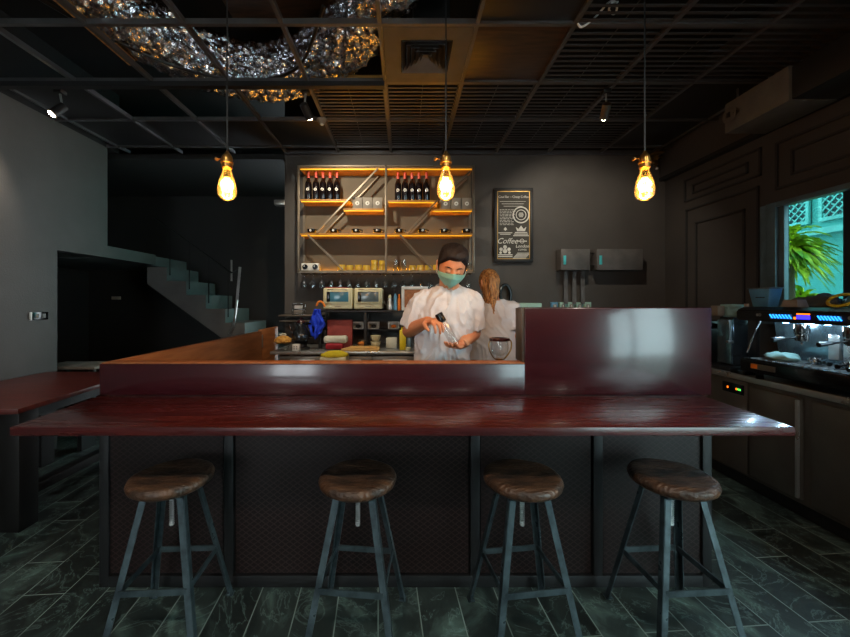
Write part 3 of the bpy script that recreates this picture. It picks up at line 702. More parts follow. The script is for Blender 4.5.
# eight dark cups on gold saucers
cup = thing('cup', (0,0,0), 'x', 'cup', 'dark cups on gold saucers')
MB().lathe([(0,.004),(.02,.004),(.03,.012),(.041,.030),(.045,.052),(.042,.052),(.037,.03),(.018,.010),(0,.010)], seg=28).build('cup_body','cupdark',cup)
MB().tube(cr_([Vector(p) for p in ((.040,0,.044),(.058,0,.046),(.062,0,.032),(.052,0,.020),(.036,0,.018))],5), .0045, 8).build('handle','cupdark',cup)
MB().lathe([(0,.0),(.035,0),(.066,.008),(.068,.011),(.034,.005),(0,.004)], seg=30).build('saucer','gold',cup)
MB().tube([(0,-.0445,.036),(0,-.046,.036)],[.010,.010],12).build('mark','chalk',cup)
MB().bar((-.03,-.03,.053),(.028,.01,.056),.007,.004).build('spoon','chrome',cup)
for i, px_ in enumerate((312,334,356,377.5,399,422,444,466)):
    place(cup, i == 0, ((px_-CX)*(SF+.1)/F, SF+.1, 2.1235), 'dark coffee cup on a gold saucer, %s from the left on the middle shelf' % ORD[i], rz=.1*(i%3)-.1, scale=(1.15,)*3)
# bottom shelf glassware
zb = 1.7235; yb = SF+.09
sp_ = thing('box_speaker', P(311,269,yb), 'white box with two round black discs at the left end of the bottom shelf', 'speaker')
sp_.location.z = zb; WL[sp_.name].z = zb
cx_ = P(311,269,yb).x
MB().box(cx_-.098,cx_+.098,yb-.04,yb+.04,zb,zb+.082,.006).build('case','white',sp_)
for s_ in (-.055,.055):
    b = MB(); b.tube([(cx_+s_,yb-.039,zb+.041),(cx_+s_,yb-.046,zb+.041)],[.031,.029],24); b.build('disc','gblack',sp_)
    MB().tube([(cx_+s_-.008,yb-.046,zb+.05),(cx_+s_-.008,yb-.0475,zb+.05)],[.006,.006],10).build('highlight_dot','chalk',sp_)
mug = thing('glass_mug', (0,0,0), 'x', 'cup', 'amber lit cups on the bottom shelf')
MB().lathe([(0,0),(.028,0),(.034,.006),(.037,.03),(.035,.055),(.032,.055),(.033,.03),(.028,.008),(0,.008)], seg=22).build('cup_body','yglass',mug)
MB().tube(cr_([Vector(p) for p in ((.034,0,.046),(.050,0,.044),(.050,0,.018),(.034,0,.014))],5), .004, 8).build('handle','yglass',mug)
n = 0
spots_ = [(341.5,0,1.2),(350,0,1.1),(358.5,0,1.15),(366.5,0,1.08),(374.5,0,1.1),(382.3,0,1.02),(374.5,.056,1.05),(382.3,.056,1.0)]
spots_r = [(412.5,0,1.05),(420.5,0,1.1),(428.5,0,1.1),(436.5,0,1.15)]
for side, arr in (('left', spots_), ('right', spots_r)):
    for i, (px_, dz, sc_) in enumerate(arr):
        lab = 'yellowish cup upside on the bottom shelf, %s from the left in the %s bay' % (ORD[i], side)
        if dz: lab = 'yellowish cup stacked on top of another at the %s of the left bay' % ('far right' if px_ > 380 else 'right')
        place(mug, n == 0, ((px_-CX)*(yb)/F, yb, zb+dz*sc_+ (.001 if dz else 0)), lab.replace('upside ',''), rz=PI/2+.25*(i%3), scale=(sc_,)*3); n += 1
tg = MB().lathe([(0,0),(.026,0),(.028,.004),(.033,.118),(.031,.118),(.026,.006),(0,.006)], seg=22).build('tall_glass','glass',base=(0,0,0)); tag(tg,'x','glass','tall glasses on the bottom shelf')
for i, (px_, s_) in enumerate(((395.5,1),(404,1),(469,.8),(475,.8))):
    lab = ('clear tall glass beside the centre post, left of two','clear tall glass beside the centre post, right of two','clear glass right of the barista head','clear glass at the far right end of the bottom shelf')[i]
    if i == 3: px_ = 461.5
    place(tg, i == 0, ((px_-CX)*yb/F, yb, zb), lab, scale=(1,1,s_))
# stemware hanging under the bottom shelf
wg = MB().lathe([(0,0),(.034,-.002),(.034,-.004),(.006,-.012),(.0035,-.02),(.0035,-.075),(.01,-.085),(.030,-.105),(.037,-.135),(.034,-.165),(.032,-.165),(.035,-.135),(.028,-.107),(0,-.09)], seg=22).build('wine_glass','glass',base=(0,0,0))
tag(wg,'x','glass','wine glasses hanging under the wall shelf')
for i, px_ in enumerate((304,313,322,331,340,349,358,367,376,385,394,403,412,421,430,458,468)):
    w_ = (ORD[i] if i < 12 else ORD[0])
    lab = 'wine glass hanging upside down under the shelf, %s from the left' % ORD[i] if i < 10 else 'wine glass hanging upside down under the shelf, %s from the right' % ORD[16-i]
    place(wg, i == 0, ((px_-CX)*yb/F, yb, 1.7045), lab)
b = MB()
for i in range(18):
    x = X0+.03+i*(X1-X0-.06)/17; b.box(x-.004,x+.004,SF+.02,BW-.02,1.686,1.7045)
b.build('stemware_rail','shelfmetal',su)
# ================================================================ chalkboard and electrics
cb = thing('chalkboard', (1.26, BW, 1.84), 'tall framed chalkboard sign with white lettering on the back wall', 'sign')
a, c = P(494.5,262,4.2), P(533.5,187.5,4.2); xa, xc, za, zc_ = a.x, c.x, a.z, c.z; fw = .035; y1 = BW-.001
MB().box(xa+fw,xc-fw,BW-.03,y1,za+fw,zc_-fw).build('panel','board',cb)
b = MB(); b.box(xa,xc,BW-.045,y1,zc_-fw,zc_,.004); b.box(xa,xc,BW-.045,y1,za,za+fw,.004); b.box(xa,xa+fw,BW-.045,y1,za+fw,zc_-fw,.004); b.box(xc-fw,xc,BW-.045,y1,za+fw,zc_-fw,.004); b.build('frame','frameblk',cb)
b = MB(); i0, i1, j0, j1 = xa+fw, xc-fw, za+fw, zc_-fw; e = .008; yy = BW-.034
b.box(i0,i1,yy,BW-.03,j1-e,j1); b.box(i0,i1,yy,BW-.03,j0,j0+e); b.box(i0,i0+e,yy,BW-.03,j0,j1); b.box(i1-e,i1,yy,BW-.03,j0,j1); b.build('gilt_edge','goldedge',cb)
yt = BW-.0315; W_ = i1-i0; Hh = j1-j0; xm = (i0+i1)/2
def tz(f): return j1-f*Hh
text('Cool Bar ~ Cheap Coffee', .037, (xm, yt, tz(.10)), 'chalk', cb, spacing=.9)
text('Coffee', .088, (i0+.31*W_, yt, tz(.77)), 'chalk', cb, shear=.35)
text('London', .05, (i0+.77*W_, yt, tz(.83)), 'chalk', cb, shear=.2)
text('COFFEE', .028, (i0+.77*W_, yt, tz(.875)), 'chalk', cb)
b = MB()
for k in range(3):
    zz = tz(.15+.035*k); hw = (.42,.36,.30)[k]*W_
    b.box(xm-hw, xm+hw*.9, yt-.001, yt, zz-.004, zz)
random.seed(3)
for k in range(11):                        # rows of small hand lettering too fine to read
    zz = tz(.27+.022*k); x = i0+.03
    while x < i0+.46*W_:
        l = random.uniform(.012,.04); b.box(x, x+l, yt-.001, yt, zz-.006, zz-.001); x += l+.008
def cring(cx, cz, r, w):
    n = 40
    for k in range(n):
        a0, a1 = 2*PI*k/n, 2*PI*(k+1)/n
        b.hexa([(cx+r*math.cos(q)*1, yy_, cz+r*math.sin(q)) for yy_, q in ((yt-.001,a0),(yt,a0),(yt,a1),(yt-.001,a1))]+[(cx+(r+w)*math.cos(q), yy_, cz+(r+w)*math.sin(q)) for yy_, q in ((yt-.001,a0),(yt,a0),(yt,a1),(yt-.001,a1))])
cx_, cz_ = i0+.73*W_, tz(.35)
cring(cx_,cz_,.082,.014); cring(cx_,cz_,.052,.008)
for k in range(5): b.box(cx_-.03+.004*abs(k-2), cx_+.03-.004*abs(k-2), yt-.001, yt, cz_-.024+.011*k, cz_-.019+.011*k)
# crown, ribbons and badges
cx_, cz_ = i0+.73*W_, tz(.59)
b.prism([(cx_-.045,cz_),(cx_-.06,cz_+.05),(cx_-.03,cz_+.025),(cx_,cz_+.065),(cx_+.03,cz_+.025),(cx_+.06,cz_+.05),(cx_+.045,cz_)], yt-.001, yt)
for k in range(3): b.box(cx_-.07-.01*k, cx_+.07+.01*k, yt-.001, yt, cz_-.02-.018*k, cz_-.010-.018*k)
cx_, cz_ = i0+.25*W_, tz(.56)
b.prism([(cx_-.02,cz_),(cx_,cz_+.025),(cx_+.02,cz_),(cx_,cz_-.02)], yt-.001, yt)
for k in range(2): b.box(cx_-.08+.02*k, cx_+.08-.02*k, yt-.001, yt, cz_-.045-.016*k, cz_-.038-.016*k)
cx_, cz_ = i0+.24*W_, tz(.92)
for dx, dz, r in ((0,.075,.022),(-.045,.05,.02),(.045,.05,.02),(0,.03,.026),(-.05,.012,.015),(.05,.012,.015)):
    b.tube([(cx_+dx,yt,cz_+dz),(cx_+dx,yt-.001,cz_+dz)],[r,r],14)
for k in range(2): b.box(cx_-.085, cx_+.085, yt-.001, yt, cz_-.018-.02*k, cz_-.008-.02*k)
cx_, cz_ = i0+.75*W_, tz(.95)
for k in range(5): b.box(cx_-.10+.012*k, cx_+.05+.012*k, yt-.001, yt, cz_-.03+.014*k, cz_-.023+.014*k)
cx_, cz_ = i0+.76*W_, tz(.735)
cring(cx_,cz_,.02,.006); b.box(cx_-.055,cx_+.055,yt-.001,yt,cz_-.006,cz_+.004)
b.build('chalk_drawing','chalk',cb, smooth=0)
def ebox(px0, px1, label):
    a, c = P(px0,270,4.1), P(px1,249,4.1)
    e = thing('electric_box', ((a.x+c.x)/2, BW, a.z), label, 'electric box')
    MB().box(a.x,c.x,4.1,BW,a.z,c.z,.004).build('housing','ductgrey2',e)
    MB().box(a.x+.025,a.x+.055,4.094,4.1,a.z+.06,a.z+.16,.002).build('label_window','cyanlabel',e)
    return e
M['ductgrey2'] = mat('dark grey enamel box', (92,88,85), .5, rgb2=(76,73,71))
e1 = ebox(561,590,'smaller dark grey electric box with cyan label, left of two'); e2 = ebox(597,643,'wide dark grey electric box with cyan label, right of two')
for px_ in (564,572.5,581):
    x = P(px_,0,4.2).x; MB().cyl((x+.02,4.2,1.36),(x+.02,4.2,P(0,270,4.1).z),.022,seg=14).build('conduit','ductgrey2',e1)
MB().cyl((P(590,0,4.15).x,4.17,1.93),(P(597,0,4.15).x,4.17,1.93),.02,seg=12).build('link_pipe','ductgrey2',e1)
MB().cyl((P(590,0,4.15).x,4.17,1.79),(P(597,0,4.15).x,4.17,1.79),.02,seg=12).build('link_pipe','ductgrey2',e1)
for i, px_ in enumerate((555,563.3,571.6,580,588.3)):
    c = P(px_,307,4.2)
    s_ = thing('wall_socket', (c.x,4.2,c.z-.055), 'pale wall socket in the row under the electric boxes, %s from the left' % ORD[i], 'socket', 'row of wall sockets')
    MB().box(c.x-.038,c.x+.038,4.205,BW,c.z-.055,c.z+.055,.004).build('plate','mint' if i else 'sky',s_)
    MB().box(c.x-.02,c.x+.02,4.199,4.205,c.z-.03,c.z+.03,.003).build('socket_face','ductgrey' if i%2 else 'carton',s_)
    MB().box(c.x-.007,c.x+.007,4.196,4.199,c.z-.015,c.z+.02,.001).build('rocker','white',s_)
# things on the wall right of the woman
hk = thing('apron_strap', P(505,287,4.2), 'black strap loop hanging on the back wall beside the woman', 'strap')
c = P(506,291,4.2)
MB().tube(cr_([Vector((c.x+dx,4.21,c.z+dz)) for dx,dz in ((-.06,-.12),(-.065,-.02),(-.03,.06),(.02,.06),(.055,-.02),(.05,-.12))],6), .018, 10).build('loop','gblack',hk)
MB().box(c.x-.085,c.x+.075,4.19,BW,c.z-.22,c.z-.10,.02).build('pouch','black',hk)
# mint cabinet behind
mc = thing('cabinet', (1.21,3.85,0), 'pale mint green cabinet standing against the back wall', 'cabinet')
MB().box(1.095,1.335,3.62,4.1,.02,1.27,.01).build('body','mint',mc)
MB().box(1.085,1.345,3.6,4.12,1.27,1.37,.012).build('top_cover','mint',mc)
MB().box(1.12,1.31,3.61,3.62,.1,1.2,.004).build('door','white',mc)
for x in (1.12,1.31): 
    for y in (3.66,4.06): MB().cyl((x,y,0),(x,y,.02),.015,seg=10).build('foot','black',mc)
# ================================================================ back counter
CY_ = 3.58; zt = .90
bc = thing('back_counter', (-.1,3.9,0), 'long stainless steel counter along the back wall behind the bar', 'counter')
MB().box(-1.30,1.05,CY_,4.24,.87,zt,.006).build('worktop','steel',bc)
MB().box(-1.22,1.03,CY_+.05,4.22,.08,.87).build('body','dsteel',bc)
for i in range(5):
    x = -1.21+i*.45; d_ = MB().box(x+.006,x+.44,CY_+.03,CY_+.05,.66,.845,.003).build('drawer','dsteel',bc)
    MB().box(x+.1,x+.34,CY_+.012,CY_+.03,.80,.82,.004).build('handle','steel',d_)
    MB().box(x+.006,x+.44,CY_+.03,CY_+.05,.10,.65,.003).build('door','dsteel',bc)
for x in (-1.15,.95):
    for y in (3.68,4.15): MB().cyl((x,y,0),(x,y,.08),.02,seg=12).build('foot','frameblk',bc)
# riser shelves
rs = thing('riser_shelf', (-.4,4.0,zt), 'dark steel two tier shelf carrying the toaster ovens', 'shelf')
MB().box(-.88,.46,3.80,4.20,1.275,1.292,.003).build('top_shelf','frameblk',rs)
MB().box(-.88,.46,3.95,4.20,1.08,1.09,.002).build('lower_shelf','frameblk',rs)
for x in (-.87,-.40,.44):
    MB().box(x-.015,x+.015,3.82,3.85,zt,1.275,.002).build('post','frameblk',rs)
    MB().box(x-.015,x+.015,4.17,4.20,zt,1.275,.002).build('post','frameblk',rs)
ws = thing('wall_ledge', (-1.13,4.1,1.22), 'short grey double ledge at the left end of the back counter', 'shelf')
MB().box(-1.36,-.90,4.0,BW-.001,1.225,1.24,.003).build('upper_board','shelfmetal',ws)
MB().box(-1.36,-.90,4.03,BW-.001,1.165,1.18,.003).build('lower_board','shelfmetal',ws)
zs = 1.2925
def oven(px0, px1, label, glass):
    y0 = 3.84; a, c = P(px0,0,y0), P(px1,0,y0); z0, z1 = zs+.012, P(0,288,y0).z
    o = thing('toaster_oven', ((a.x+c.x)/2,3.98,zs), label, 'toaster oven')
    MB().box(a.x,c.x,y0,4.16,z0,z1,.016,3).build('body','cream',o)
    f = MB().box(a.x+.02,c.x-.02,y0-.012,y0+.002,z0+.06,z1-.022,.006).build('door','cream',o)
    MB().box(a.x+.04,c.x-.04,y0-.0145,y0-.011,z0+.078,z1-.04,.001).build('window',glass,f)
    MB().box(a.x+.04,a.x+.075,y0-.016,y0-.014,z0+.078,z1-.04,.001).build('window_shade','gblack',f)
    MB().tube([(a.x+.05,y0-.03,z1-.018),(c.x-.05,y0-.03,z1-.018)],.006,8).build('handle','steel',f)
    for x in (a.x+.07,c.x-.07): MB().tube([(x,y0+.001,z0+.03),(x,y0-.014,z0+.03)],[.013,.011],16).build('knob','cream',o)
    MB().box((a.x+c.x)/2-.03,(a.x+c.x)/2+.03,y0-.002,y0,z0+.026,z0+.032).build('marking','carton',o)
    for x in (a.x+.03,c.x-.03):
        for y in (3.88,4.12): MB().cyl((x,y,zs),(x,y,zs+.016),.012,seg=10).build('foot','black',o)
    return o, a.x, c.x, z1
o1, xa, xc, z1 = oven(323,352.5,'cream toaster oven with bright blue window, left of two','tealglass')
o2, _, _, _ = oven(354,382.5,'cream toaster oven with grey blue window, right of two','greyglass')
t_ = MB().box(xa+.01,xc-.06,3.90,4.12,z1+.0005,z1+.012,.003).build('tray','redbox'); tag(t_,'thin reddish tray lying on the left toaster oven','tray')
# spice jar, bottles and white frame on the riser
j = thing('jug', P(389,306,3.95), 'small silver spouted jug beside the right toaster oven', 'jug'); j.location.z = zs; WL[j.name].z = zs
c = P(390,306,3.95); b = MB(); b.lathe([(0,zs),(.035,zs),(.04,zs+.03),(.03,zs+.09),(.022,zs+.11),(.026,zs+.13),(0,zs+.13)], (c.x,3.95,0)); b.build('body','steel',j)
MB().tube([(c.x-.03,3.94,zs+.05),(c.x-.055,3.94,zs+.07),(c.x-.065,3.94,zs+.10)],[.012,.009,.007],8).build('spout','steel',j)
MB().lathe([(.018,zs+.13),(.018,zs+.15),(.006,zs+.16),(0,zs+.17)], (c.x,3.95,0),16).build('lid','cream',j)
def bott(name, px_, r, h, m, capm, label, y=3.92, z=zs):
    x = P(px_,0,y).x; o = thing(name,(x,y,z),label,'bottle')
    MB().lathe([(0,z),(r,z),(r,z+h*.68),(r*.45,z+h*.80),(r*.45,z+h*.86),(0,z+h*.86)],(x,y,0),18).build('body',m,o)
    MB().lathe([(r*.5,z+h*.84),(r*.55,z+h*.85),(r*.5,z+h),(0,z+h)],(x,y,0),14).build('cap',capm,o); return o
bott('squeeze_bottle',395.5,.018,.21,'sky','black','slim blue bottle with black cap on the riser shelf')
bott('squeeze_bottle',399.3,.017,.17,'orange','orange','slim orange bottle next to the white frame')
fr_ = thing('picture_frame', P(412,306,3.98), 'white box frame partly hidden behind the barista shoulder', 'frame'); fr_.location.z = zs; WL[fr_.name].z = zs
a, c = P(401.5,0,3.86), P(428,0,3.86); b = MB(); z1 = P(0,286.5,3.86).z
b.box(a.x,c.x,3.86,3.90,z1-.03,z1,.003); b.box(a.x,c.x,3.86,3.90,zs,zs+.03,.003); b.box(a.x,a.x+.03,3.86,3.90,zs+.03,z1-.03,.003); b.box(c.x-.03,c.x,3.86,3.90,zs+.03,z1-.03,.003); b.build('frame','white',fr_)
MB().box(a.x+.03,c.x-.03,3.87,3.89,zs+.03,z1-.03).build('picture','brownwood',fr_)
tb_ = MB().box(.16,.36,3.92,4.03,zs,1.51,.01).build('storage_tub','greyglass'); tag(tb_,'grey plastic tub standing behind the white frame','tub')
# under the riser
rb = MB().box(P(327,0,3.86).x,P(352,0,3.86).x,3.87,3.93,zt,P(0,320,3.86).z,.004).build('folded_card','redbox'); tag(rb,'brick red upright card sheet under the left toaster oven','card')
for i, (p0, p1) in enumerate(((352.5,363.5),(368,379),(388,399))):
    a, c = P(p0,0,3.98), P(p1,0,3.98); z0 = 1.0905; z1 = z0+.075; 
    o = thing('storage_box', ((a.x+c.x)/2,4.02,z0), 'small open-fronted white box on the lower riser shelf, %s' % ('left one','middle one','right one')[i], 'box', 'small boxes on the lower riser shelf')
    b = MB(); b.box(a.x,c.x,3.96,4.08,z0,z0+.008); b.box(a.x,c.x,3.96,4.08,z1-.008,z1); b.box(a.x,a.x+.01,3.96,4.08,z0,z1); b.box(c.x-.01,c.x,3.96,4.08,z0,z1); b.box(a.x,c.x,4.07,4.08,z0,z1); b.build('shell','white',o)
    MB().ball(((a.x+c.x)/2,4.0,z0+.028),.02,sx=1.5,sz=.9).build('contents','black' if i < 2 else 'orange',o)
def blob(name, px0, px1, py0, py1, y, m, label, cat, amp=.006, dep=.1, bev=.02, z0=None):
    a, c = P(px0,py1,y), P(px1,py0,y); zz = a.z if z0 is None else z0
    b = MB().box(a.x,c.x,y,y+dep,zz,c.z,min(bev,(c.z-zz)*.45,(c.x-a.x)*.45),4)
    bmesh.ops.subdivide_edges(b.b, edges=b.b.edges, cuts=2, use_grid_fill=True)
    b.warp(lambda p: p+Vector((0,noise.noise(p*25),noise.noise(p*31+Vector((5,5,5)))*(1 if p.z > zz+.01 else 0)))*amp)
    o = b.build(name, m, smooth=60); return tag(o, label, cat)
blob('folded_towel',323,347,336,343.5,3.70,'whitecloth','rolled pale towel lying above the crimson cloth','towel',z0=.965,bev=.03)
blob('folded_cloth',325,343,343.5,349.5,3.70,'crimson','crimson folded cloth under the pale towel','cloth',z0=zt+.001)
a, c = P(341,0,3.62), P(379,0,3.62)
b = MB(); b.hexa([(a.x,3.62,zt+.001),(c.x,3.62,zt+.001),(c.x,3.80,zt+.001),(a.x+.05,3.80,zt+.001),(a.x,3.62,zt+.022),(c.x,3.62,zt+.022),(c.x,3.80,zt+.022),(a.x+.05,3.80,zt+.022)],bev=.003)
o = b.build('cutting_board','wood'); tag(o,'pale wooden cutting board lying on the back counter','cutting board')
b = MB(); b.box(a.x+.07,c.x-.03,3.64,3.76,zt+.0235,zt+.036,.004); o = b.build('cutting_board','wood'); tag(o,'second pale wooden board stacked on the cutting board','cutting board')
def bowl(px_, y, r, h, z, m, label, name='bowl', fill=None):
    x = P(px_,0,y).x; o = thing(name,(x,y,z),label,'bowl')
    MB().lathe([(0,z),(r*.55,z),(r*.9,z+h*.6),(r,z+h),(r*.94,z+h),(r*.84,z+h*.6),(r*.5,z+.006),(0,z+.006)],(x,y,0),28).build('shell',m,o)
    if fill: MB().lathe([(0,z+.008),(r*.5,z+.009),(r*.8,z+h*.6),(r*.4,z+h*.75),(0,z+h*.8)],(x,y,0),24).build('contents',fill,o)
    return o
bowl(362,3.86,.06,.085,zt,'glass','glass bowl with orange contents behind the cutting board',fill='orange')
bowl(375.5,3.86,.055,.07,zt,'cream','cream bowl, bottom of the nested pair')
bowl(375.5,3.86,.055,.06,zt+.071,'cream','small cream bowl stacked on another cream bowl')
blob('plastic_tub',386,397,338,348,3.80,'whitecloth','translucent white tub on the counter left of the yellow bottle','tub',amp=.002,z0=zt+.001,bev=.01)
yb_ = thing('yellow_bottle', P(402,340,3.7), 'flat yellow bottle on the counter by the barista elbow', 'bottle'); yb_.location.z = zt; WL[yb_.name].z = zt
a, c = P(399.5,0,3.7), P(406,0,3.7)
MB().box(a.x,c.x,3.68,3.72,zt,1.10,.006).build('body','yellow',yb_); MB().cyl(((a.x+c.x)/2,3.70,1.10),((a.x+c.x)/2,3.70,1.13),.014,seg=14).build('cap','yellow',yb_)
o = MB().lathe([(0,0),(.022,0),(.028,.03),(.024,.032),(.018,.006),(0,.006)],P(408,0,3.66)*1+Vector((0,0,zt-H-(P(408,0,3.66).z-H))),18).build('small_dish','cream'); tag(o,'tiny cream dish in front of the yellow bottle','dish')
bott('jar',409,.024,.16,'greyglass','steel','grey jar with steel lid behind the barista elbow',3.84,zt)
# left cluster: siphon kettle, muffin bowl, dice box, rack, cloths
k = thing('coffee_kettle', P(301,346,3.72), 'dark glass and chrome coffee kettle on a black burner at the left', 'kettle'); k.location.z = zt; WL[k.name].z = zt
x, y = P(301,0,3.75).x, 3.75; z = zt
MB().lathe([(0,z),(.085,z),(.09,z+.02),(.06,z+.03),(.055,z+.055),(.08,z+.065),(0,z+.07)],(x,y,0),28).build('burner','black',k)
MB().lathe([(0,z+.071),(.06,z+.072),(.088,z+.10),(.092,z+.14),(.075,z+.19),(.045,z+.23),(.04,z+.265),(.05,z+.275),(0,z+.275)],(x,y,0),32).build('flask','dchrome',k)
MB().lathe([(.045,z+.276),(.03,z+.295),(.01,z+.30),(.014,z+.32),(0,z+.325)],(x,y,0),20).build('lid','redwood2',k)
MB().tube(cr_([Vector(p) for p in ((x+.045,y,z+.25),(x+.10,y,z+.26),(x+.125,y,z+.20),(x+.10,y,z+.14),(x+.08,y,z+.12))],6),.009,8).build('handle','gblack',k)
MB().tube([(x-.07,y,z+.17),(x-.10,y,z+.20),(x-.115,y,z+.25)],[.014,.01,.007],10).build('spout','chrome',k)
mb_ = thing('pudding_bowl', P(283,349,3.66), 'clear footed bowl heaped with a golden crust at the left end', 'bowl'); mb_.location.z = zt; WL[mb_.name].z = zt
x, y = P(283,0,3.66).x, 3.66
MB().lathe([(0,z),(.045,z),(.05,z+.005),(.065,z+.05),(.072,z+.085),(.068,z+.085),(.06,z+.05),(.045,z+.01),(0,z+.01)],(x,y,0),28).build('bowl','glass',mb_)
b = MB().lathe([(0,z+.065),(.066,z+.075),(.084,z+.09),(.080,z+.115),(.05,z+.14),(.02,z+.15),(0,z+.152)],(x,y,0),36); b.warp(lambda p: p+Vector((noise.noise(p*40),noise.noise(p*41),noise.noise(p*37)))*.008); b.build('crust','muffin',mb_)
b = MB().ball((x,y,z+.158),.022,sx=1.6,sz=.6); b.warp(lambda p: p+Vector((noise.noise(p*70),noise.noise(p*61),noise.noise(p*57)))*.010); b.build('topping','whitecloth',mb_)
dc = thing('dice_timer', P(296,349,3.62), 'small pinkish white cube with four dark dots beside the pudding bowl', 'box'); dc.location.z = zt; WL[dc.name].z = zt
x = P(296,0,3.62).x; MB().box(x-.035,x+.035,3.60,3.66,zt,zt+.068,.010,3).build('body','white',dc)
for dx in (-.012,.012):
    for dz in (.024,.044): MB().box(x+dx-.006,x+dx+.006,3.598,3.601,zt+dz-.005,zt+dz+.005,.001).build('dot','black',dc)
wr = thing('wire_rack', P(298,313,4.08), 'small silver wire rack holding packets on the wall ledge', 'rack'); wr.location.z = 1.2405; WL[wr.name].z = 1.2405
a, c = P(293.5,0,4.08), P(304,0,4.08); b = MB(); z0 = 1.2405
for z_ in (z0+.004,z0+.06,z0+.118): 
    b.bar((a.x,4.04,z_),(c.x,4.04,z_),.006,.006); b.bar((a.x,4.14,z_),(c.x,4.14,z_),.006,.006); b.bar((a.x,4.04,z_),(a.x,4.14,z_),.006,.006); b.bar((c.x,4.04,z_),(c.x,4.14,z_),.006,.006)
for x in (a.x,c.x):
    for y in (4.04,4.14): b.bar((x,y,z0),(x,y,z0+.12),.006,.006)
b.build('wire_frame','chrome',wr); MB().box(a.x+.01,c.x-.01,4.06,4.13,z0+.008,z0+.05,.003).build('packet','carton',wr); MB().box(a.x+.015,c.x-.02,4.06,4.12,z0+.066,z0+.10,.003).build('packet','white',wr)
# hanging cloths on the riser corner
def cloth(name, m, label, topc, w0, w1, h, y, wob=.03, side=0):
    def fn(u, v):
        wv = w0+(w1-w0)*min(1,v*1.6)*(1-.5*max(0,v-.7)/.3)
        x = topc.x+(u-.5)*wv+side*v+noise.noise(Vector((u*2,v*3,1)))*.02
        zz = topc.z-h*v*(1-.22*abs(u-.45)*2*v)
        return Vector((x, y+math.sin(u*19+v*2)*wob*.5*(.3+v)+noise.noise(Vector((u*5,v*4,3)))*wob, zz))
    o = MB().grid(fn, 30, 24).build(name, m, smooth=80, solid=.004); return tag(o, label, 'cloth')
cloth('blue_cloth','blue','bright blue cloth hanging from the corner of the riser shelf',P(317,309,3.74),.06,.17,.31,3.74,side=-.01)
o = MB().tube(cr_([Vector(p) for p in (P(316.5,306,3.79),P(318,302.5,3.79),P(320.5,301.5,3.79),P(323,303,3.79),P(325,307,3.79))],6),[.010]*24+[.010],10)
o = o.build('orange_cloth','orange'); tag(o,'small orange cloth draped over the left corner of the riser shelf','cloth')
# white tub with yellow cloth in front of the counter
tb2 = thing('tub', P(332,362,3.3), 'white plastic tub topped with a yellow cloth in front of the back counter', 'tub'); tb2.location = (-.65,3.35,0); WL[tb2.name] = Vector((-.65,3.35,0))
a, c = P(319.5,0,3.3), P(346,0,3.3); MB().box(a.x,c.x,3.3,3.48,.55,.885,.012).build('body','cream',tb2)
for x in (a.x+.03,c.x-.03):
    for y in (3.33,3.45): MB().cyl((x,y,0),(x,y,.55),.012,seg=10).build('leg','frameblk',tb2)
b = MB().lathe([(0,.87),(.10,.872),(.128,.89),(.125,.905),(.08,.925),(0,.93)],((a.x+c.x)/2,3.39,0),36,sy=.75); b.warp(lambda p: p+Vector((0,0,noise.noise(p*18)*.010 if p.z>.88 else 0)))
o = b.build('yellow_cloth','ycloth'); tag(o,'bright yellow cloth folded over the white tub','cloth'); o.location.z += .001
# carafe on the service shelf
cf = thing('carafe', (.5,1.96,1.01), 'glass carafe with maroon collar and brass foot at the end of the raised screen', 'carafe')
x, y = P(499.5,0,1.96).x, 1.96
MB().lathe([(0,1.01),(.045,1.01),(.045,1.02),(.02,1.03),(.018,1.075),(.024,1.082),(0,1.082)],(x,y,0),24).build('foot','brass',cf)
MB().lathe([(0,1.083),(.022,1.084),(.040,1.105),(.047,1.135),(.044,1.175),(.041,1.175),(.044,1.135),(.037,1.107),(0,1.09)],(x,y,0),28).build('glass_body','glass',cf)
MB().lathe([(.044,1.174),(.052,1.176),(.054,1.184),(.050,1.190),(.040,1.190),(.040,1.175)],(x,y,0),28).build('collar','redwood2',cf)
MB().tube(cr_([Vector(p) for p in ((x+.045,y,1.18),(x+.062,y,1.17),(x+.060,y,1.13),(x+.040,y,1.095),(x+.02,y,1.075))],6),.004,8).build('bracket','brass',cf)
MB().tube(cr_([Vector(p) for p in ((x-.045,y,1.18),(x-.056,y,1.16),(x-.054,y,1.13),(x-.038,y,1.095),(x-.02,y,1.075))],6),.003,8).build('bracket','brass',cf)
# ================================================================ right counter
fc = thing('undercounter_fridge', (2.75,2.4,0), 'long stainless steel undercounter fridge along the right wall', 'fridge')
FX = 2.49
MB().box(FX,2.985,1.0,3.6,.80,.84,.004).build('worktop','steel',fc)
MB().box(FX+.03,2.985,1.02,3.58,.10,.80).build('body','dsteel',fc)
MB().box(FX+.07,2.985,1.02,3.58,0,.10).build('plinth','black',fc)
MB().box(FX+.012,FX+.03,2.70,3.02,.12,.79,.004).build('machine_panel','dsteel',fc)
dp = MB().box(FX+.004,FX+.013,2.72,2.90,.69,.765,.003).build('display','gblack',fc)
for y, m_ in ((2.85,'ledorange'),(2.775,'ledorange'),(2.76,'ledgreen'),(2.745,'ledgreen')): MB().box(FX+.001,FX+.005,y-.004,y+.004,.72,.735).build('indicator',m_,dp)
for y0, y1 in ((2.33,2.68),(1.93,2.27),(1.5,1.88),(1.05,1.45)):
    d_ = MB().box(FX+.008,FX+.03,y0,y1,.13,.77,.005).build('door','dsteel',fc)
    MB().box(FX-.008,FX+.009,y0+.004,y0+.022,.14,.76,.004).build('handle','steel',d_)
o = MB().box(FX+.008,FX+.03,3.05,3.55,.13,.77,.005).build('door','dsteel',fc)
zc = .84
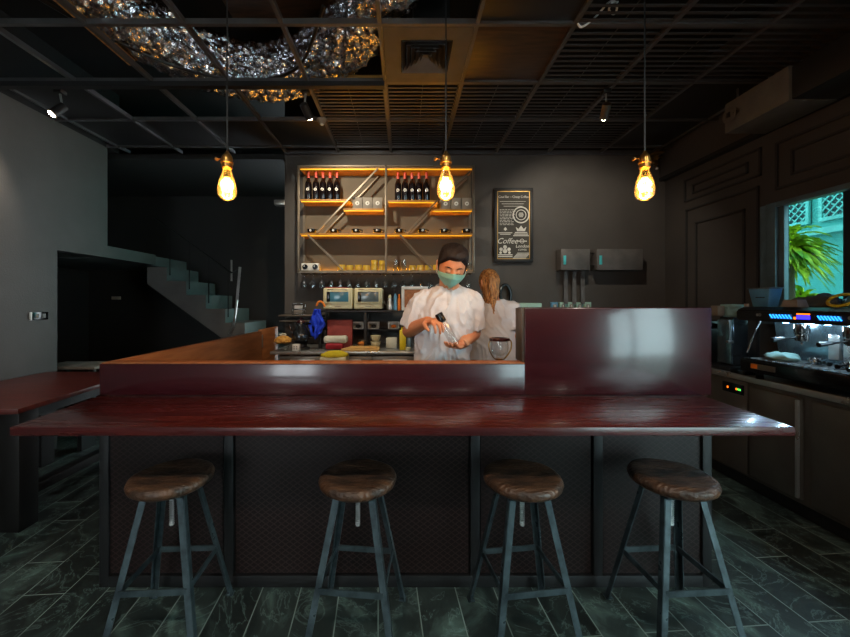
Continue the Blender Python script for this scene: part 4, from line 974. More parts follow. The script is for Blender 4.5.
em = thing('espresso_machine', (2.7,2.3,zc), 'large black and steel espresso machine with blue lit controls', 'espresso machine')
MB().box(2.44,2.93,1.55,2.69,zc+.045,zc+.135,.012).build('base','gblack',em)
MB().box(2.45,2.72,1.58,2.67,zc+.135,zc+.142,.002).build('drip_tray','backsplash',em)
b = MB()
for i in range(22): b.box(2.455,2.715,1.60+.048*i,1.612+.048*i,zc+.142,zc+.147)
b.build('drip_grate','steel',em)
bd = MB().box(2.434,2.441,2.43,2.60,zc+.075,zc+.112,.002).build('badge','dsteel',em)
MB().box(2.431,2.435,2.55,2.595,zc+.078,zc+.109).build('orange_emblem','orange',bd)
for y in (1.65,2.60): 
    for x in (2.50,2.86): MB().cyl((x,y,zc),(x,y,zc+.046),.024,seg=16).build('foot','black',em)
b = MB(); b.prism([(2.70,zc+.13),(2.93,zc+.13),(2.93,1.33),(2.66,1.33),(2.66,1.25)], 1.60, 2.66); b.build('back_panel','backsplash',em)
b = MB(); b.prism([(2.50,1.245),(2.93,1.235),(2.93,1.345),(2.56,1.345),(2.50,1.32)], 1.55, 2.79, .01); b.build('group_housing','black',em)
for y0, y1, m_ in ((2.384,2.527,'ledblue'),(2.278,2.354,'ledviolet'),(2.112,2.234,'ledblue'),(1.7,1.88,'ledblue')):
    if m_ == 'ledblue':
        b = MB()
        for i in range(7):
            y = y0+(y1-y0)*(i+.5)/7; b.bar((2.498,y-.010,1.272),(2.498,y+.008,1.296),.004,.011,(1,0,0))
        b.build('control_lights',m_,em); MB().box(2.4985,2.501,y0,y1,1.268,1.30).build('control_strip','sky',em)
    else: MB().box(2.496,2.501,y0,y1,1.272,1.296,.001).build('display',m_,em); MB().box(2.497,2.501,y0,y1,1.300,1.308).build('display_trim','ledorange',em)
MB().box(2.497,2.501,2.360,2.372,1.270,1.284).build('indicator','ledorange',em)
for yk in (2.60,2.06): MB().tube([(2.50,yk,1.29),(2.482,yk,1.29)],[.012,.010],14).build('knob','steel',em)
for y in (2.40,2.13,1.84):
    g_ = MB().lathe([(0,1.17),(.034,1.17),(.038,1.18),(.038,1.235),(0,1.237)],(2.58,y,0),24).build('group_head','chrome',em)
    MB().lathe([(0,1.125),(.030,1.127),(.034,1.14),(.034,1.169),(0,1.169)],(2.58,y,0),24).build('portafilter','chrome',g_)
    MB().tube([(2.55,y,1.15),(2.47,y+.01,1.142),(2.40,y+.012,1.132)],[.009,.012,.014],12).build('handle','black',g_)
    MB().tube([(2.58,y,1.127),(2.58,y,1.105)],[.009,.007],10).build('spout','chrome',g_)
for y in (2.62,1.98): MB().tube(cr_([Vector(p) for p in ((2.53,y,1.25),(2.50,y,1.20),(2.47,y+.01,1.10),(2.45,y+.02,1.02))],5),.006,8).build('steam_wand','chrome',em)
for y in (2.30,2.22,1.94): MB().box(2.67,2.70,y-.03,y+.03,1.02,1.18,.004).build('mirror_panel','steel',em)
for y in (2.52,2.27,2.0,1.75):
    MB().tube([(2.60,y,1.243),(2.60,y,1.236)],[.014,.016],14).build('work_light','ledwhite',em)
    ld = bpy.data.lights.new('work light','POINT'); ld.energy = 1.6; ld.color = (.55,.82,1); ld.shadow_soft_size = .015; lo = bpy.data.objects.new('machine_work_light', ld); lo.location = (2.56,y,1.215); COL.objects.link(lo)
# clutter in front on the tray
for i, (y, x, s_, m_, nm, lab) in enumerate(((2.50,2.55,1,'tealcloth','bar_cloth','crumpled pale teal cloth on the machine drip tray'),)):
    b = MB().ball((x,y,zc+.165),.055,sx=1.2,sy=1.9,sz=.55,seg=32); b.warp(lambda p: p+Vector((noise.noise(p*22),noise.noise(p*23+Vector((1,1,1))),abs(noise.noise(p*20))))*.018)
    b.warp(lambda p: Vector((p.x,p.y,max(p.z,zc+.1475)))); o = b.build(nm,m_); tag(o,lab,'cloth')
pf = thing('portafilter', (2.55,2.27,zc+.148), 'x', 'portafilter', 'loose chrome portafilters on the drip tray')
MB().lathe([(0,0),(.028,0),(.033,.008),(.035,.035),(.032,.035),(.03,.01),(0,.008)],(0,0,0),24).build('basket','chrome',pf) if False else None
WL[pf.name] = Vector((0,0,0))
MB().lathe([(0,0),(.028,0),(.033,.008),(.035,.035),(.032,.035),(.03,.01),(0,.008)],(0,0,0),24).build('basket','chrome',pf)
MB().tube([(-.03,0,.022),(-.07,0,.022),(-.13,0,.018)],[.007,.011,.013],12).build('handle','gblack',pf)
for i, (x,y,a_) in enumerate(((2.60,2.34,1.2),(2.62,2.17,.3),(2.57,2.00,-.3))):
    place(pf, i==0, (x,y,zc+.148), 'loose chrome portafilter lying on the drip tray, %s from the back wall' % ('nearest' if i==0 else ORD[i]), a_)
# on top of the machine
zm = 1.3455
cc = thing('cup_stack_box', (2.72,2.6,zm), 'light blue translucent tub on top of the espresso machine', 'tub')
b = MB(); b.hexa([(2.60,2.64,zm),(2.67,2.64,zm),(2.67,2.76,zm),(2.60,2.76,zm),(2.585,2.62,1.475),(2.685,2.62,1.475),(2.685,2.78,1.475),(2.585,2.78,1.475)],bev=.006); b.build('body','sky',cc)
MB().box(2.58,2.69,2.615,2.785,1.474,1.484,.003).build('lid','greyglass',cc); MB().box(2.584,2.592,2.66,2.72,1.41,1.416).build('print','black',cc)
o = MB().hexa([(2.54,2.39,zm),(2.62,2.39,zm),(2.62,2.50,zm),(2.54,2.50,zm),(2.55,2.40,1.395),(2.61,2.40,1.395),(2.61,2.49,1.395),(2.55,2.49,1.395)],bev=.003).build('paper_carton','carton'); tag(o,'small brown paper carton on the front of the espresso machine','box')
def heap(name, m, label, c, r, seed, sz=.4):
    b = MB().ball(c, r, sx=1, sy=1.6, sz=sz, seg=40); q = Vector((seed,seed*2,1))
    b.warp(lambda p: p+Vector((noise.noise(p*12+q),noise.noise(p*13-q),noise.noise(p*15+q)))*.05+Vector((noise.noise(p*40+q),0,noise.noise(p*38-q)))*.012)
    b.warp(lambda p: Vector((p.x,p.y,max(p.z,zm+.0005)))); o = b.build(name,m,smooth=70); return tag(o,label,'cloth')
heap('dark_cloth','greycloth','dark grey rumpled cloth heaped on the espresso machine',Vector((2.76,2.45,zm+.02)),.09,3,.6)
heap('plastic_bag','sky','pale blue plastic bag heaped at the near end of the espresso machine',Vector((2.76,2.17,zm+.04)),.085,8,.75)
o = MB().tube([Vector((2.60+.05*math.sin(a)*.6,2.20+.065*math.cos(a),1.375+.035*math.sin(a)+.02)) for a in [2*PI*i/32 for i in range(32)]],.009,10,closed=True)
o = o.build('hose_coil','hose'); tag(o,'coiled yellow hose ring resting on the espresso machine','hose'); o.location.z = zm+.001
# grinder and scale
gr = thing('coffee_grinder', (2.62,2.95,zc), 'coffee grinder with clear teal lit hopper at the end of the bar counter', 'grinder')
MB().box(2.52,2.74,2.86,3.08,zc,zc+.035,.008).build('base','black',gr)
MB().box(2.58,2.70,2.90,3.03,zc+.035,1.26,.01).build('column','dchrome',gr)
MB().box(2.565,2.58,2.90,3.03,zc+.05,1.24,.003).build('side_strip','backsplash',gr)
MB().lathe([(0,1.26),(.06,1.26),(.072,1.275),(.075,1.33),(.085,1.345),(.08,1.36),(0,1.362)],(2.64,2.965,0),24).build('hopper','tealcloth',gr)
MB().box(2.50,2.56,2.95,3.02,1.27,1.35,.006).build('motor_cover','carton',gr)
MB().tube([(2.54,2.88,1.24),(2.54,2.88,1.08)],.008,8).build('dosing_lever','rail',gr); MB().box(2.52,2.56,2.87,2.90,1.06,1.08,.003).build('fork','rail',gr)
g2 = thing('brewer', (2.62,3.25,zc), 'black brewing machine with a pale leaning handle behind the grinder', 'coffee machine')
MB().box(2.52,2.88,3.14,3.45,zc,1.16,.03).build('body','black',g2)
MB().box(2.53,2.86,3.16,3.42,1.16,1.22,.02).build('top','gblack',g2)
MB().bar((2.50,3.10,1.11),(2.44,3.40,1.30),.045,.022).build('handle','tealcloth',g2)
o = MB().box(2.50,2.62,2.71,2.84,zc+.0005,zc+.03,.006).build('kitchen_scale','gblack'); tag(o,'flat black scale on the steel worktop beside the grinder','scale')
o = MB().box(2.53,2.60,3.095,3.13,zc+.0005,zc+.02,.003).build('steel_tray','steel'); tag(o,'small steel tray behind the grinder base','tray')
kn = thing('tamper', (2.52,2.76,zc+.03), 'chrome tamper standing on the black scale', 'tamper')
MB().lathe([(0,zc+.0305),(.026,zc+.0305),(.027,zc+.045),(.010,zc+.055),(.009,zc+.085),(.016,zc+.10),(.014,zc+.125),(0,zc+.13)],(2.56,2.775,0),24).build('body','chrome',kn)
# ================================================================ outside the window
struct(MB().box(3.2,12,-4,12,-.1,-.001).build('ground','paving',smooth=0))
fa = thing('neighbour_building', (7,6,0), 'pale teal clad building seen through the window', 'building')
MB().box(7.0,7.3,2.0,11,0,6).build('wall','facade',fa)
for y0, y1 in ((6.35,7.1),(5.35,6.2),(4.8,5.2)):
    f_ = MB(); f_.box(6.94,7.0,y0,y1,2.72,2.78); f_.box(6.94,7.0,y0,y1,4.0,4.06); f_.box(6.94,7.0,y0,y0+.05,2.78,4.0); f_.box(6.94,7.0,y1-.05,y1,2.78,4.0)
    f_ = f_.build('window','lattice',fa)
    b = MB(); n = 8
    zz0, zz1 = 2.78, 4.0; sp__ = .13
    k_ = y0-(zz1-zz0)
    while k_ < y1:
        for dr in (1,-1):
            ya, yb__ = k_, k_+(zz1-zz0)
            pa, pb_ = max(ya,y0+.05), min(yb__,y1-.05)
            if pb_ > pa:
                z_a, z_b = zz0+(pa-ya), zz0+(pb_-ya)
                if dr < 0: z_a, z_b = zz1-(pa-ya), zz1-(pb_-ya)
                b.bar((6.96+.008*dr,pa,z_a),(6.96+.008*dr,pb_,z_b),.02,.012,(1,0,0))
        k_ += sp__
    b.build('lattice_grille','lattice',f_); MB().box(6.985,6.999,y0,y1,2.72,4.06).build('backing','latback',f_)
MB().box(6.9,7.0,4.4,5.6,.9,1.5,.01).build('air_unit','white',fa)
MB().box(6.85,7.0,4.0,9.0,2.5,2.6).build('sill_band','lattice',fa)
MB().tube([(6.93,5.0,1.6),(6.93,4.6,2.3)],.01,6).build('cable','black',fa)
def plant(c, hgt, r, n, label, seed):
    random.seed(seed); t_ = thing('leafy_plant', (c[0],c[1],0), label, 'plant')
    MB().tube([(c[0],c[1],0),(c[0]+.03,c[1],hgt*.5),(c[0],c[1],hgt)],[.05,.04,.035],10).build('stem','bark',t_)
    b = MB()
    for i in range(n):
        a = random.uniform(0,2*PI); el = random.uniform(-.6,1.3); L_ = r*random.uniform(.7,1.1); w_ = .034*random.uniform(.7,1.2)
        d = Vector((math.cos(a)*math.cos(el),math.sin(a)*math.cos(el),math.sin(el))); s_ = d.cross(Vector((0,0,1))).normalized()
        base = Vector((c[0],c[1],hgt-random.uniform(0,.25))); V = []
        for k in range(6):
            u = k/5; p = base+d*L_*u+Vector((0,0,-1))*L_*.55*u*u; ww = w_*math.sin(PI*min(.98,.12+u*.88))
            V.append((b.b.verts.new(p-s_*ww+Vector((0,0,.01))),b.b.verts.new(p),b.b.verts.new(p+s_*ww+Vector((0,0,.01)))))
        for k in range(5):
            for j in (0,1): b.b.faces.new((V[k][j],V[k][j+1],V[k+1][j+1],V[k+1][j]))
    b.build('foliage','leaf',t_,smooth=60)
plant((4.35,4.18),2.12,.42,260,'tall spiky green plant outside the window',5)
plant((4.95,3.35),1.3,.34,130,'shorter leafy plant below the spiky one outside the window',9)
plant((5.7,5.3),1.5,.42,110,'low leafy plant nearest the window jamb outside',13)

# more clutter round the espresso machine
random.seed(4)
def pitcher(x, y, z, label, sc=1):
    o = thing('milk_pitcher', (x,y,z), label, 'pitcher')
    MB().lathe([(0,z),(.036*sc,z),(.040*sc,z+.01),(.034*sc,z+.06*sc),(.030*sc,z+.085*sc),(.034*sc,z+.10*sc),(.031*sc,z+.10*sc),(.027*sc,z+.08*sc),(.034*sc,z+.012),(0,z+.01)],(x,y,0),24).build('body','chrome',o)
    MB().tube(cr_([Vector(p) for p in ((x,y+.032*sc,z+.085*sc),(x,y+.065*sc,z+.08*sc),(x,y+.06*sc,z+.03*sc),(x,y+.038*sc,z+.02*sc))],5),.005,8).build('handle','chrome',o)
pitcher(2.64,1.90,zc+.148,'steel milk pitcher at the near end of the drip tray')
pitcher(2.66,1.70,zc+.148,'small steel milk pitcher nearest the camera on the drip tray',.8)
o = MB().hexa([(2.56,2.76,zm-.001),(2.575,2.76,zm-.001),(2.575,2.785,zm-.001),(2.56,2.785,zm-.001),(2.55,2.75,zm+.02),(2.565,2.75,zm+.02),(2.565,2.775,zm+.02),(2.55,2.775,zm+.02)]).build('white_clip','white'); tag(o,'tiny white clip on the left top corner of the espresso machine','clip'); o.location.z += .0015
# ================================================================ people
def Rx(a): return Matrix.Rotation(a,3,'X')
def Ry(a): return Matrix.Rotation(a,3,'Y')
def Rz(a): return Matrix.Rotation(a,3,'Z')
def headpt(d, off=0, hair=False):
    x, y, z = d; p = Vector((x*.076, y*.095, z*.118))
    if z < 0:
        k = -z; p.x *= 1-.30*k*k
        if y > 0: p.y *= 1-.42*k
        else: p.y *= 1-.10*k
    if y < 0 and z > -.2: p.y *= 1-.07*math.exp(-((z-.1)/.25)**2)
    if not hair and y < 0:               # eye sockets, cheeks and brow
        for s in (-1,1):
            g = math.exp(-(((p.x-s*.030)/.016)**2+((p.z-.006)/.012)**2)); p.y += .008*g
            g = math.exp(-(((p.x-s*.038)/.02)**2+((p.z+.03)/.02)**2)); p.y -= .003*g
        p.y -= .004*math.exp(-((p.z-.026)/.009)**2-((p.x)/.045)**2)
    n = Vector((p.x/.076**2,p.y/.095**2,p.z/.118**2)).normalized()
    return p+n*off
def sphere_grid(b, fn, nu=64, nv=40):
    def g(u, v):
        a = u*2*PI; t = -PI/2+v*PI; return fn(Vector((math.cos(a)*math.cos(t),math.sin(a)*math.cos(t),math.sin(t))))
    b.grid(g, nu, nv); bmesh.ops.remove_doubles(b.b, verts=b.b.verts, dist=1e-5)
def add_head(b, T):
    sphere_grid(b, lambda d: T(headpt(d)))
    for a, c, r0, r1 in (((0,-.090,.012),(0,-.106,-.022),.008,.0125),((-.009,-.097,-.026),(.009,-.097,-.026),.0075,.0075),((-.018,-.088,-.058),(.018,-.088,-.058),.0055,.0055),((-.016,-.086,-.067),(.016,-.086,-.067),.006,.006),((-.012,-.070,-.092),(.012,-.070,-.092),.013,.013)):
        b.cap(T(Vector(a)), T(Vector(c)), r0, r1)
    for s in (-1,1):
        b.cap(T(Vector((s*.079,.008,.018))), T(Vector((s*.080,.006,-.026))), .013, .009); b.cap(T(Vector((s*.086,.016,.018))), T(Vector((s*.084,.012,-.018))), .007, .006)
        b.ball(T(Vector((s*.030,-.077,.004))), .0125)
def hand(b, w, fwd, nrm, curls, thumb, sc=1.0, flip=1, tin=.45):
    """w wrist, fwd towards the fingers, nrm palm normal, flip side of the thumb"""
    f = Vector(fwd).normalized(); n = Vector(nrm); n = (n-f*n.dot(f)).normalized(); s = f.cross(n)*flip   # s towards the thumb
    w = Vector(w); lens = (.070,.078,.072,.056)
    for i in range(4):
        off = (.030-.0205*i)*sc
        k = w+f*(.086-.004*abs(i-1))*sc+s*off
        b.cap(w+f*.016*sc+s*off*.6, k, .0145*sc, .0115*sc)
        a = 0; p = k; d0 = (f+s*(.12-.08*i)).normalized()
        for j, (ln, r0, r1) in enumerate(((.45,.0095,.0088),(.31,.0088,.008),(.24,.008,.0068))):
            a += curls[i]*(1,1.1,.8)[j]; d = d0*math.cos(a)+n*math.sin(a); q = p+d*lens[i]*ln*sc
            b.cap(p, q, r0*sc, r1*sc, 10); p = q
    p = w+f*.022*sc+s*.024*sc; d = (f*.62+s*.72+n*tin).normalized(); q = p+d*.044*sc; b.cap(p, q, .0145*sc, .0115*sc)
    d = (f*.9+s*.25+n*thumb).normalized(); r = q+d*.030*sc; b.cap(q, r, .0105*sc, .0095*sc); d = (f*.9-s*.05+n*thumb*1.4).normalized(); b.cap(r, r+d*.024*sc, .0095*sc, .0075*sc)
def rings(b, rs, seg=40, p=2.4):
    R = []
    for z, cx, cy, rx, ry in rs:
        L_ = []
        for k in range(seg):
            a = 2*PI*k/seg; c, s = math.cos(a), math.sin(a)
            L_.append(b.b.verts.new((cx+rx*math.copysign(abs(c)**(2/p),c), cy+ry*math.copysign(abs(s)**(2/p),s), z)))
        R.append(L_)
    for A, B in zip(R, R[1:]):
        for k in range(seg): b.b.faces.new((A[k],A[(k+1)%seg],B[(k+1)%seg],B[k]))
    b.b.faces.new(R[0]); b.b.faces.new(R[-1])
def shoes(X, Y, par, dirn=-1):
    for s in (-1,1):
        b = MB(); x = X+s*.10
        b.cap((x,Y+.06*-dirn*1,.045),(x,Y+dirn*.12,.038),.042,.036); b.box(x-.042,x+.042,min(Y-dirn*.10,Y+dirn*.16),max(Y-dirn*.10,Y+dirn*.16),0,.022,.008); b.cap((x,Y-dirn*.04,.05),(x,Y-dirn*.04,.10),.045,.042)
        b.build('shoe','black',par)
def folds(b, amp, seed, pts=()):
    q = Vector((seed,0,seed*1.7))
    def f(p):
        v = Vector((p.x*13+p.z*5*(1 if p.x > .24 else -1)*.9+noise.noise(p*5)*1.4, p.y*7, p.z*4.0))+q
        n = noise.noise(v)*1.0 + noise.noise(v*2.3)*.5 + noise.noise(p*Vector((1,1,1)).length*14+q)*.25
        return n
    b.b.normal_update()
    nrm = {v: v.normal.copy() for v in b.b.verts}
    for v in b.b.verts: v.co = v.co+nrm[v]*(.5-min(1,abs(f(v.co))*2.2)**.6)*amp
# ---------------- the barista
HC = Vector((.262,2.03,1.574)); HR = Rz(.05) @ Ry(.12) @ Rx(.52)
T = lambda v: HC + HR @ (v*.945)
b = MB(); add_head(b, T)
nb = Vector((.255,2.135,1.40))
b.cap(nb, T(Vector((0,.022,-.05))), .058, .055)
rings(b, [(.86,.235,2.17,.145,.10),(1.0,.235,2.16,.13,.095),(1.12,.235,2.15,.14,.10),(1.26,.24,2.135,.16,.105),(1.36,.245,2.13,.155,.095),(1.42,.252,2.13,.09,.07)])
shL, shR = Vector((.102,2.12,1.395)), Vector((.392,2.12,1.392))
elL, wrL = P(409,331,2.17), P(428,321,1.97)
elR, wrR = P(474,333,2.16), P(462,344,1.99)
b.cap(nb+Vector((-.02,0,.03)), shL-Vector((0,0,.012)), .040, .034); b.cap(nb+Vector((.02,0,.03)), shR-Vector((0,0,.012)), .040, .034)
b.cap(shL-Vector((0,0,.015)), elL, .040, .040); b.cap(elL, elL.lerp(wrL,.35), .041, .041); b.cap(elL.lerp(wrL,.35), wrL, .041, .026)
b.cap(shR-Vector((0,0,.015)), elR, .040, .040); b.cap(elR, elR.lerp(wrR,.4), .041, .038); b.cap(elR.lerp(wrR,.4), wrR, .038, .026)
capc, botc = P(441,318.5,1.90), P(455.5,345,1.90)
hand(b, wrL, (P(437,321,1.895)-wrL), Vector((.25,-.2,-1)), (.62,.60,.62,.66), .55, 1.0, flip=-1, tin=.2)
hand(b, wrR, (P(452,348,1.90)-wrR), Vector((-.05,-.1,1)), (.30,.26,.28,.32), .5, .98, flip=-1, tin=.3)
for s in (-1,1):
    b.cap((.235+s*.085,2.17,.90),(.235+s*.095,2.16,.50),.085,.055); b.cap((.235+s*.095,2.16,.50),(.235+s*.10,2.19,.09),.055,.035); b.cap((.235+s*.10,2.19,.07),(.235+s*.10,2.10,.045),.035,.03)
man = remesh(b, .0034, 3).build('person', 'skin', base=(.235,2.16,0), smooth=180)
tag(man, 'person in white t-shirt and green face mask looking down at hands behind the bar', 'person')
# t-shirt
b = MB()
rings(b, [(.93,.218,2.165,.168,.135),(1.02,.220,2.16,.164,.130),(1.14,.226,2.15,.164,.128),(1.26,.238,2.14,.170,.126),(1.34,.246,2.135,.168,.118),(1.40,.249,2.135,.150,.106),(1.44,.252,2.135,.108,.088),(1.468,.255,2.13,.074,.068)], 56)
for sh, el, k in ((shL, elL, -1), (shR, elR, 1)):
    b.cap(Vector((.25+k*.045,2.135,1.435)), sh+Vector((k*.0,0,-.006)), .046, .056); b.cap(Vector((.25+k*.07,2.125,1.34)), sh+Vector((0,0,-.03)), .085, .060)
    d = (el-sh); e = sh+d*.86
    b.tube([sh+Vector((-k*.012,0,.012)), sh+Vector((k*.003,0,-.012)), sh+d*.35, sh+d*.6, e], [.048,.058,.065,.070,.073], 28)
tee = remesh(b, .005, 3)
folds(tee, .013, 2.3)
tee = tee.build('t_shirt', 'tee', man, smooth=180)
MB().tube([Vector((.256+.070*math.cos(a),2.128+.062*math.sin(a),1.466+.022*math.sin(a))) for a in [2*PI*i/40 for i in range(40)]], .007, 8, closed=True).build('collar', 'tee', man, smooth=60)
# trousers
b = MB(); rings(b, [(.86,.235,2.17,.15,.11),(.98,.235,2.165,.155,.112)])
for s in (-1,1): b.cap((.235+s*.078,2.17,.88),(.235+s*.095,2.16,.5),.092,.075); b.tube([(.235+s*.095,2.16,.52),(.235+s*.10,2.19,.10)],[.075,.062],24)
remesh(b, .009, 2).build('trousers', 'trouser', man, smooth=180); shoes(.235, 2.17, man)
# hair: cap of the skull down to the hairline
def hair_shell(T, cut, thick, m, par, seed=1, amp=.004):
    b = MB()
    def fn(d):
        a = math.atan2(-d.y, abs(d.x)+1e-6)                   # 90 deg = front
        el = math.asin(max(-1,min(1,d.z))); lim = cut(a, d)
        t = (el-lim)/.16; t = max(0,min(1,t)); t = t*t*(3-2*t)
        off = -.012+(thick(el,a)+.012)*t
        p = headpt(d, off, True)
        if t > 0: p += p.normalized()*noise.noise(Vector((p.x*55,p.y*55,p.z*12))+Vector((seed,)*3))*amp*t
        return T(p)
    sphere_grid(b, fn, 96, 64)
    return b.build('hair', m, par, smooth=180)
def cutm(a, d):
    dg = math.degrees(a)
    if dg > 55: return math.radians(31)
    if dg > 12: return math.radians(2+ (dg-12)/43*26)
    return math.radians(-22 if dg > -35 else -30)
hair_shell(T, cutm, lambda el, a: .006+.015*max(0,math.sin(el))**.6+.010*max(0,math.sin(a))*max(0,math.sin(el))*(1-max(0,math.sin(el)))+.010*math.exp(-((el-.85)/.30)**2), 'hair', man)
# eyebrows and lash lines
for s in (-1,1):
    MB().tube([T(Vector((s*x,y,z))) for x,y,z in ((.014,-.0925,.026),(.026,-.0925,.031),(.040,-.086,.031),(.052,-.074,.025))],[.002,.0034,.0032,.0015],8).build('eyebrow','hair',man)
    MB().tube([T(Vector((s*x,y,z))) for x,y,z in ((.018,-.0865,-.003),(.026,-.0905,-.006),(.036,-.0885,-.006),(.044,-.0815,-.001))],[.001,.0018,.0018,.001],6).build('eyelashes','black',man)
# face mask
def maskfn(u, v):
    a = (u-.5)*2*1.22; z = .0-.112*v                          # v: 0 at the nose bridge
    zz = max(-.99, z/.118); r = math.sqrt(max(.02,1-zz*zz))
    d = Vector((math.sin(a)*r,-math.cos(a)*r,zz)).normalized()
    p = headpt(d, .0085, True); w = math.exp(-(a/.42)**2)
    p.y -= .021*w*(1-.25*v)+.004*math.cos(a)
    p.z += (-.020*abs(math.sin(a))**1.5*(1-v)+.016*abs(math.sin(a))**2*v) + .010*w*(1-v)
    p.y += .0012*math.sin(v*PI*7)
    return T(p)
mk = MB().grid(maskfn, 48, 36).build('face_mask','mask',man,smooth=60,solid=.003)
for s in (-1,1):
    for v in (.12,.9):
        e = maskfn(.5+s*.5, v); MB().tube(cr_([e, T(Vector((s*.082,-.02,-.012-.03*v))), T(Vector((s*.084,.018,.012 if v < .5 else -.028)))],5),.0013,6).build('ear_loop','chalk',mk)
# watch band glint
d = (wrR-elR).normalized()
MB().tube([wrR-d*.022, wrR-d*.008],[.0285,.0275],24).build('bracelet','rail',man)
# clear shaker bottle in his hands
bt = thing('clear_bottle', tuple(botc), 'slim clear bottle with dark cap held tilted between the barista hands', 'bottle')
ax = (capc-botc); L_ = ax.length; ax.normalize()
b = MB(); b.tube([botc, botc+ax*.004, botc+ax*L_*.75, botc+ax*L_*.86],[.020,.024,.024,.018],28)
b.build('bottle_body','plasticclear',bt); b = MB(); b.tube([botc+ax*(L_*.86), botc+ax*(L_*.88), botc+ax*(L_+.025), botc+ax*(L_+.03)],[.018,.021,.021,.018],28); b.build('cap','gblack',bt)
MB().ball(P(453,345.5,1.885),.014,sx=1.3,sz=.6).build('stopper','brass',bt)
# ---------------- the woman
WC = Vector((.622,2.70,1.515)); WR = Rz(PI+.42) @ Rx(.20)       # turned away
TW = lambda v: WC + WR @ (v*.84)
b = MB(); add_head(b, TW)
wn = Vector((.645,2.66,1.37)); b.cap(wn, WC+Vector((.0,-.01,-.05)), .048, .048)
rings(b, [(.86,.66,2.70,.15,.11),(1.0,.66,2.69,.12,.09),(1.15,.66,2.68,.13,.09),(1.28,.66,2.67,.145,.085),(1.36,.655,2.665,.08,.06)])
s1, s2 = Vector((.785,2.66,1.335)), Vector((.515,2.68,1.335)); e1, e2 = P(515,336,2.62), Vector((.47,2.74,1.06)); w1, w2 = Vector((.82,2.86,1.05)), Vector((.56,2.93,1.04))
for s_, e_, w_ in ((s1,e1,w1),(s2,e2,w2)):
    b.cap(wn, s_-Vector((0,0,.015)), .036, .034); b.cap(s_-Vector((0,0,.015)), e_, .036, .034); b.cap(e_, w_, .034, .022)
hand(b, w1, (-.2,1,-.05), (0,0,-1), (.3,.3,.3,.3), .3, .9, flip=1); hand(b, w2, (.25,1,-.05), (0,0,-1), (.3,.3,.3,.3), .3, .9, flip=-1)
for s in (-1,1):
    b.cap((.66+s*.08,2.70,.88),(.66+s*.085,2.70,.48),.08,.052); b.cap((.66+s*.085,2.70,.48),(.66+s*.09,2.68,.08),.052,.032); b.cap((.66+s*.09,2.69,.07),(.66+s*.09,2.79,.04),.032,.028)
wo = remesh(b, .0038, 3).build('person', 'skin2', base=(.66,2.70,0), smooth=180)
tag(wo, 'person with long brown highlighted hair and white t-shirt, back turned', 'person')
b = MB()
rings(b, [(.965,.655,2.70,.185,.14),(1.05,.657,2.69,.175,.13),(1.18,.66,2.68,.17,.12),(1.28,.66,2.67,.160,.11),(1.34,.655,2.668,.13,.09),(1.395,.648,2.664,.06,.055)], 48)
for sh, el, k in ((s1,e1,1),(s2,e2,-1)):
    b.cap(Vector((.65,2.67,1.36)), sh+Vector((0,0,-.002)), .05, .056); d = el-sh; b.tube([sh, sh+d*.4, sh+d*.85],[.058,.070,.080],24)
tw = remesh(b, .006, 3); folds(tw, .009, 7.1); tw.build('t_shirt','tee',wo,smooth=180)
b = MB(); rings(b, [(.84,.66,2.70,.155,.115),(.98,.66,2.70,.155,.115)])
for s in (-1,1): b.cap((.66+s*.078,2.70,.87),(.66+s*.085,2.70,.48),.088,.066); b.tube([(.66+s*.085,2.70,.5),(.66+s*.09,2.68,.10)],[.066,.055],20)
remesh(b, .01, 2).build('trousers','trouser',wo,smooth=180); shoes(.66, 2.69, wo, 1)
b = MB()
hair_shell(TW, lambda a, d: math.radians(28 if a > 1.0 else -4 if a > .25 else -40), lambda el, a: .006+.006*max(0,math.sin(el)), 'hair2', wo, 4, .006)
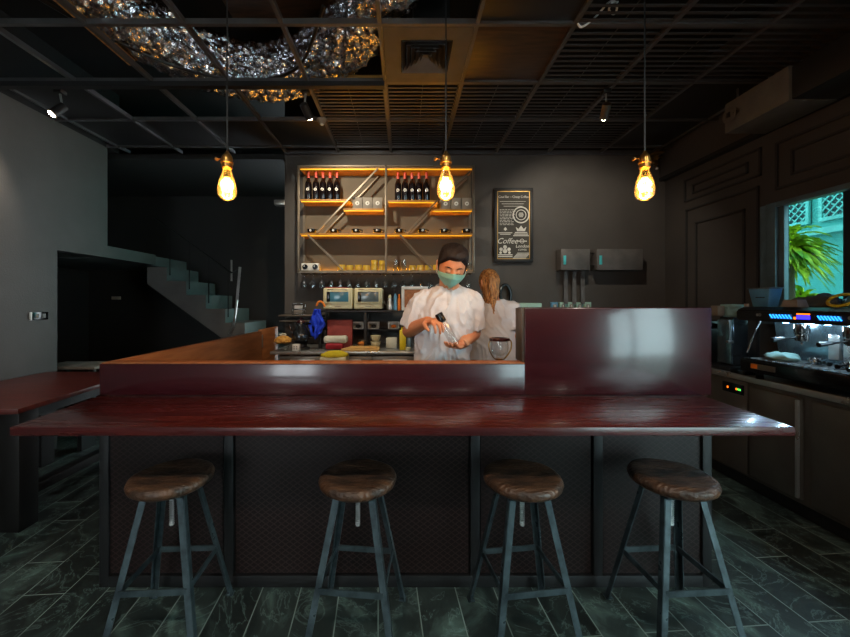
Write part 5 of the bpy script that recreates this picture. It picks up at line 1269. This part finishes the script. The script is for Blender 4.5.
# long hanging lengths: overlapping wavy locks
random.seed(21); b = MB()
for i in range(46):
    a = random.uniform(-1.25,1.25); rr = random.uniform(.055,.072)
    x = WC.x-.004+math.sin(a)*rr*.88; y = WC.y-math.cos(a)*rr*1.0-.006; z0 = WC.z+random.uniform(.0,.07); l = random.uniform(.21,.31)*(1-.25*abs(a)/1.25)
    ph = random.uniform(0,6); pts_ = []; rs_ = []
    for k in range(12):
        u = k/11; zz = z0-l*u
        pull = 1-.45*u
        yy = y-.012*u-.035*max(0,min(1,(1.42-zz)/.1))
        pts_.append(Vector((WC.x+.005+(x-WC.x)*pull+math.sin(ph+u*11)*.014*u, yy+math.cos(ph+u*8)*.006*u, zz))); rs_.append(.0125*math.sin(PI*min(.97,.16+.82*u))+.0015)
    b.tube(pts_, rs_, 8)
b.build('hair_lengths','hair2',wo,smooth=80)
# ================================================================ light, sky, camera
w = bpy.data.worlds.new('daylight'); SC.world = w; w.use_nodes = True
bg = w.node_tree.nodes['Background']; bg.inputs[0].default_value = (.84,.95,1.0,1); bg.inputs[1].default_value = 8.2
def area(name, loc, rot, sx, sy, e, col, portal=False):
    ld = bpy.data.lights.new(name,'AREA'); ld.shape = 'RECTANGLE'; ld.size = sx; ld.size_y = sy; ld.energy = e; ld.color = col
    o = bpy.data.objects.new(name, ld); o.location = loc; o.rotation_euler = rot; COL.objects.link(o); return o
cam = bpy.data.cameras.new('camera'); cam.sensor_width = 36; cam.lens = 36*F/850
cam.shift_x = (425-CX)/850; cam.shift_y = -(318.5-CY)/850; cam.clip_start = .05
co = bpy.data.objects.new('camera', cam); co.location = (0,0,H); co.rotation_euler = (PI/2,0,0); COL.objects.link(co); SC.camera = co
vs = SC.view_settings; vs.view_transform = 'Standard'; vs.look = 'None'; vs.exposure = .35; vs.gamma = 1; vs.use_curve_mapping = False
cy = SC.cycles; cy.use_denoising = True; cy.max_bounces = 8; cy.diffuse_bounces = 4; cy.glossy_bounces = 4; cy.transparent_max_bounces = 16
cy.caustics_reflective = False; cy.caustics_refractive = False; cy.sample_clamp_indirect = 4
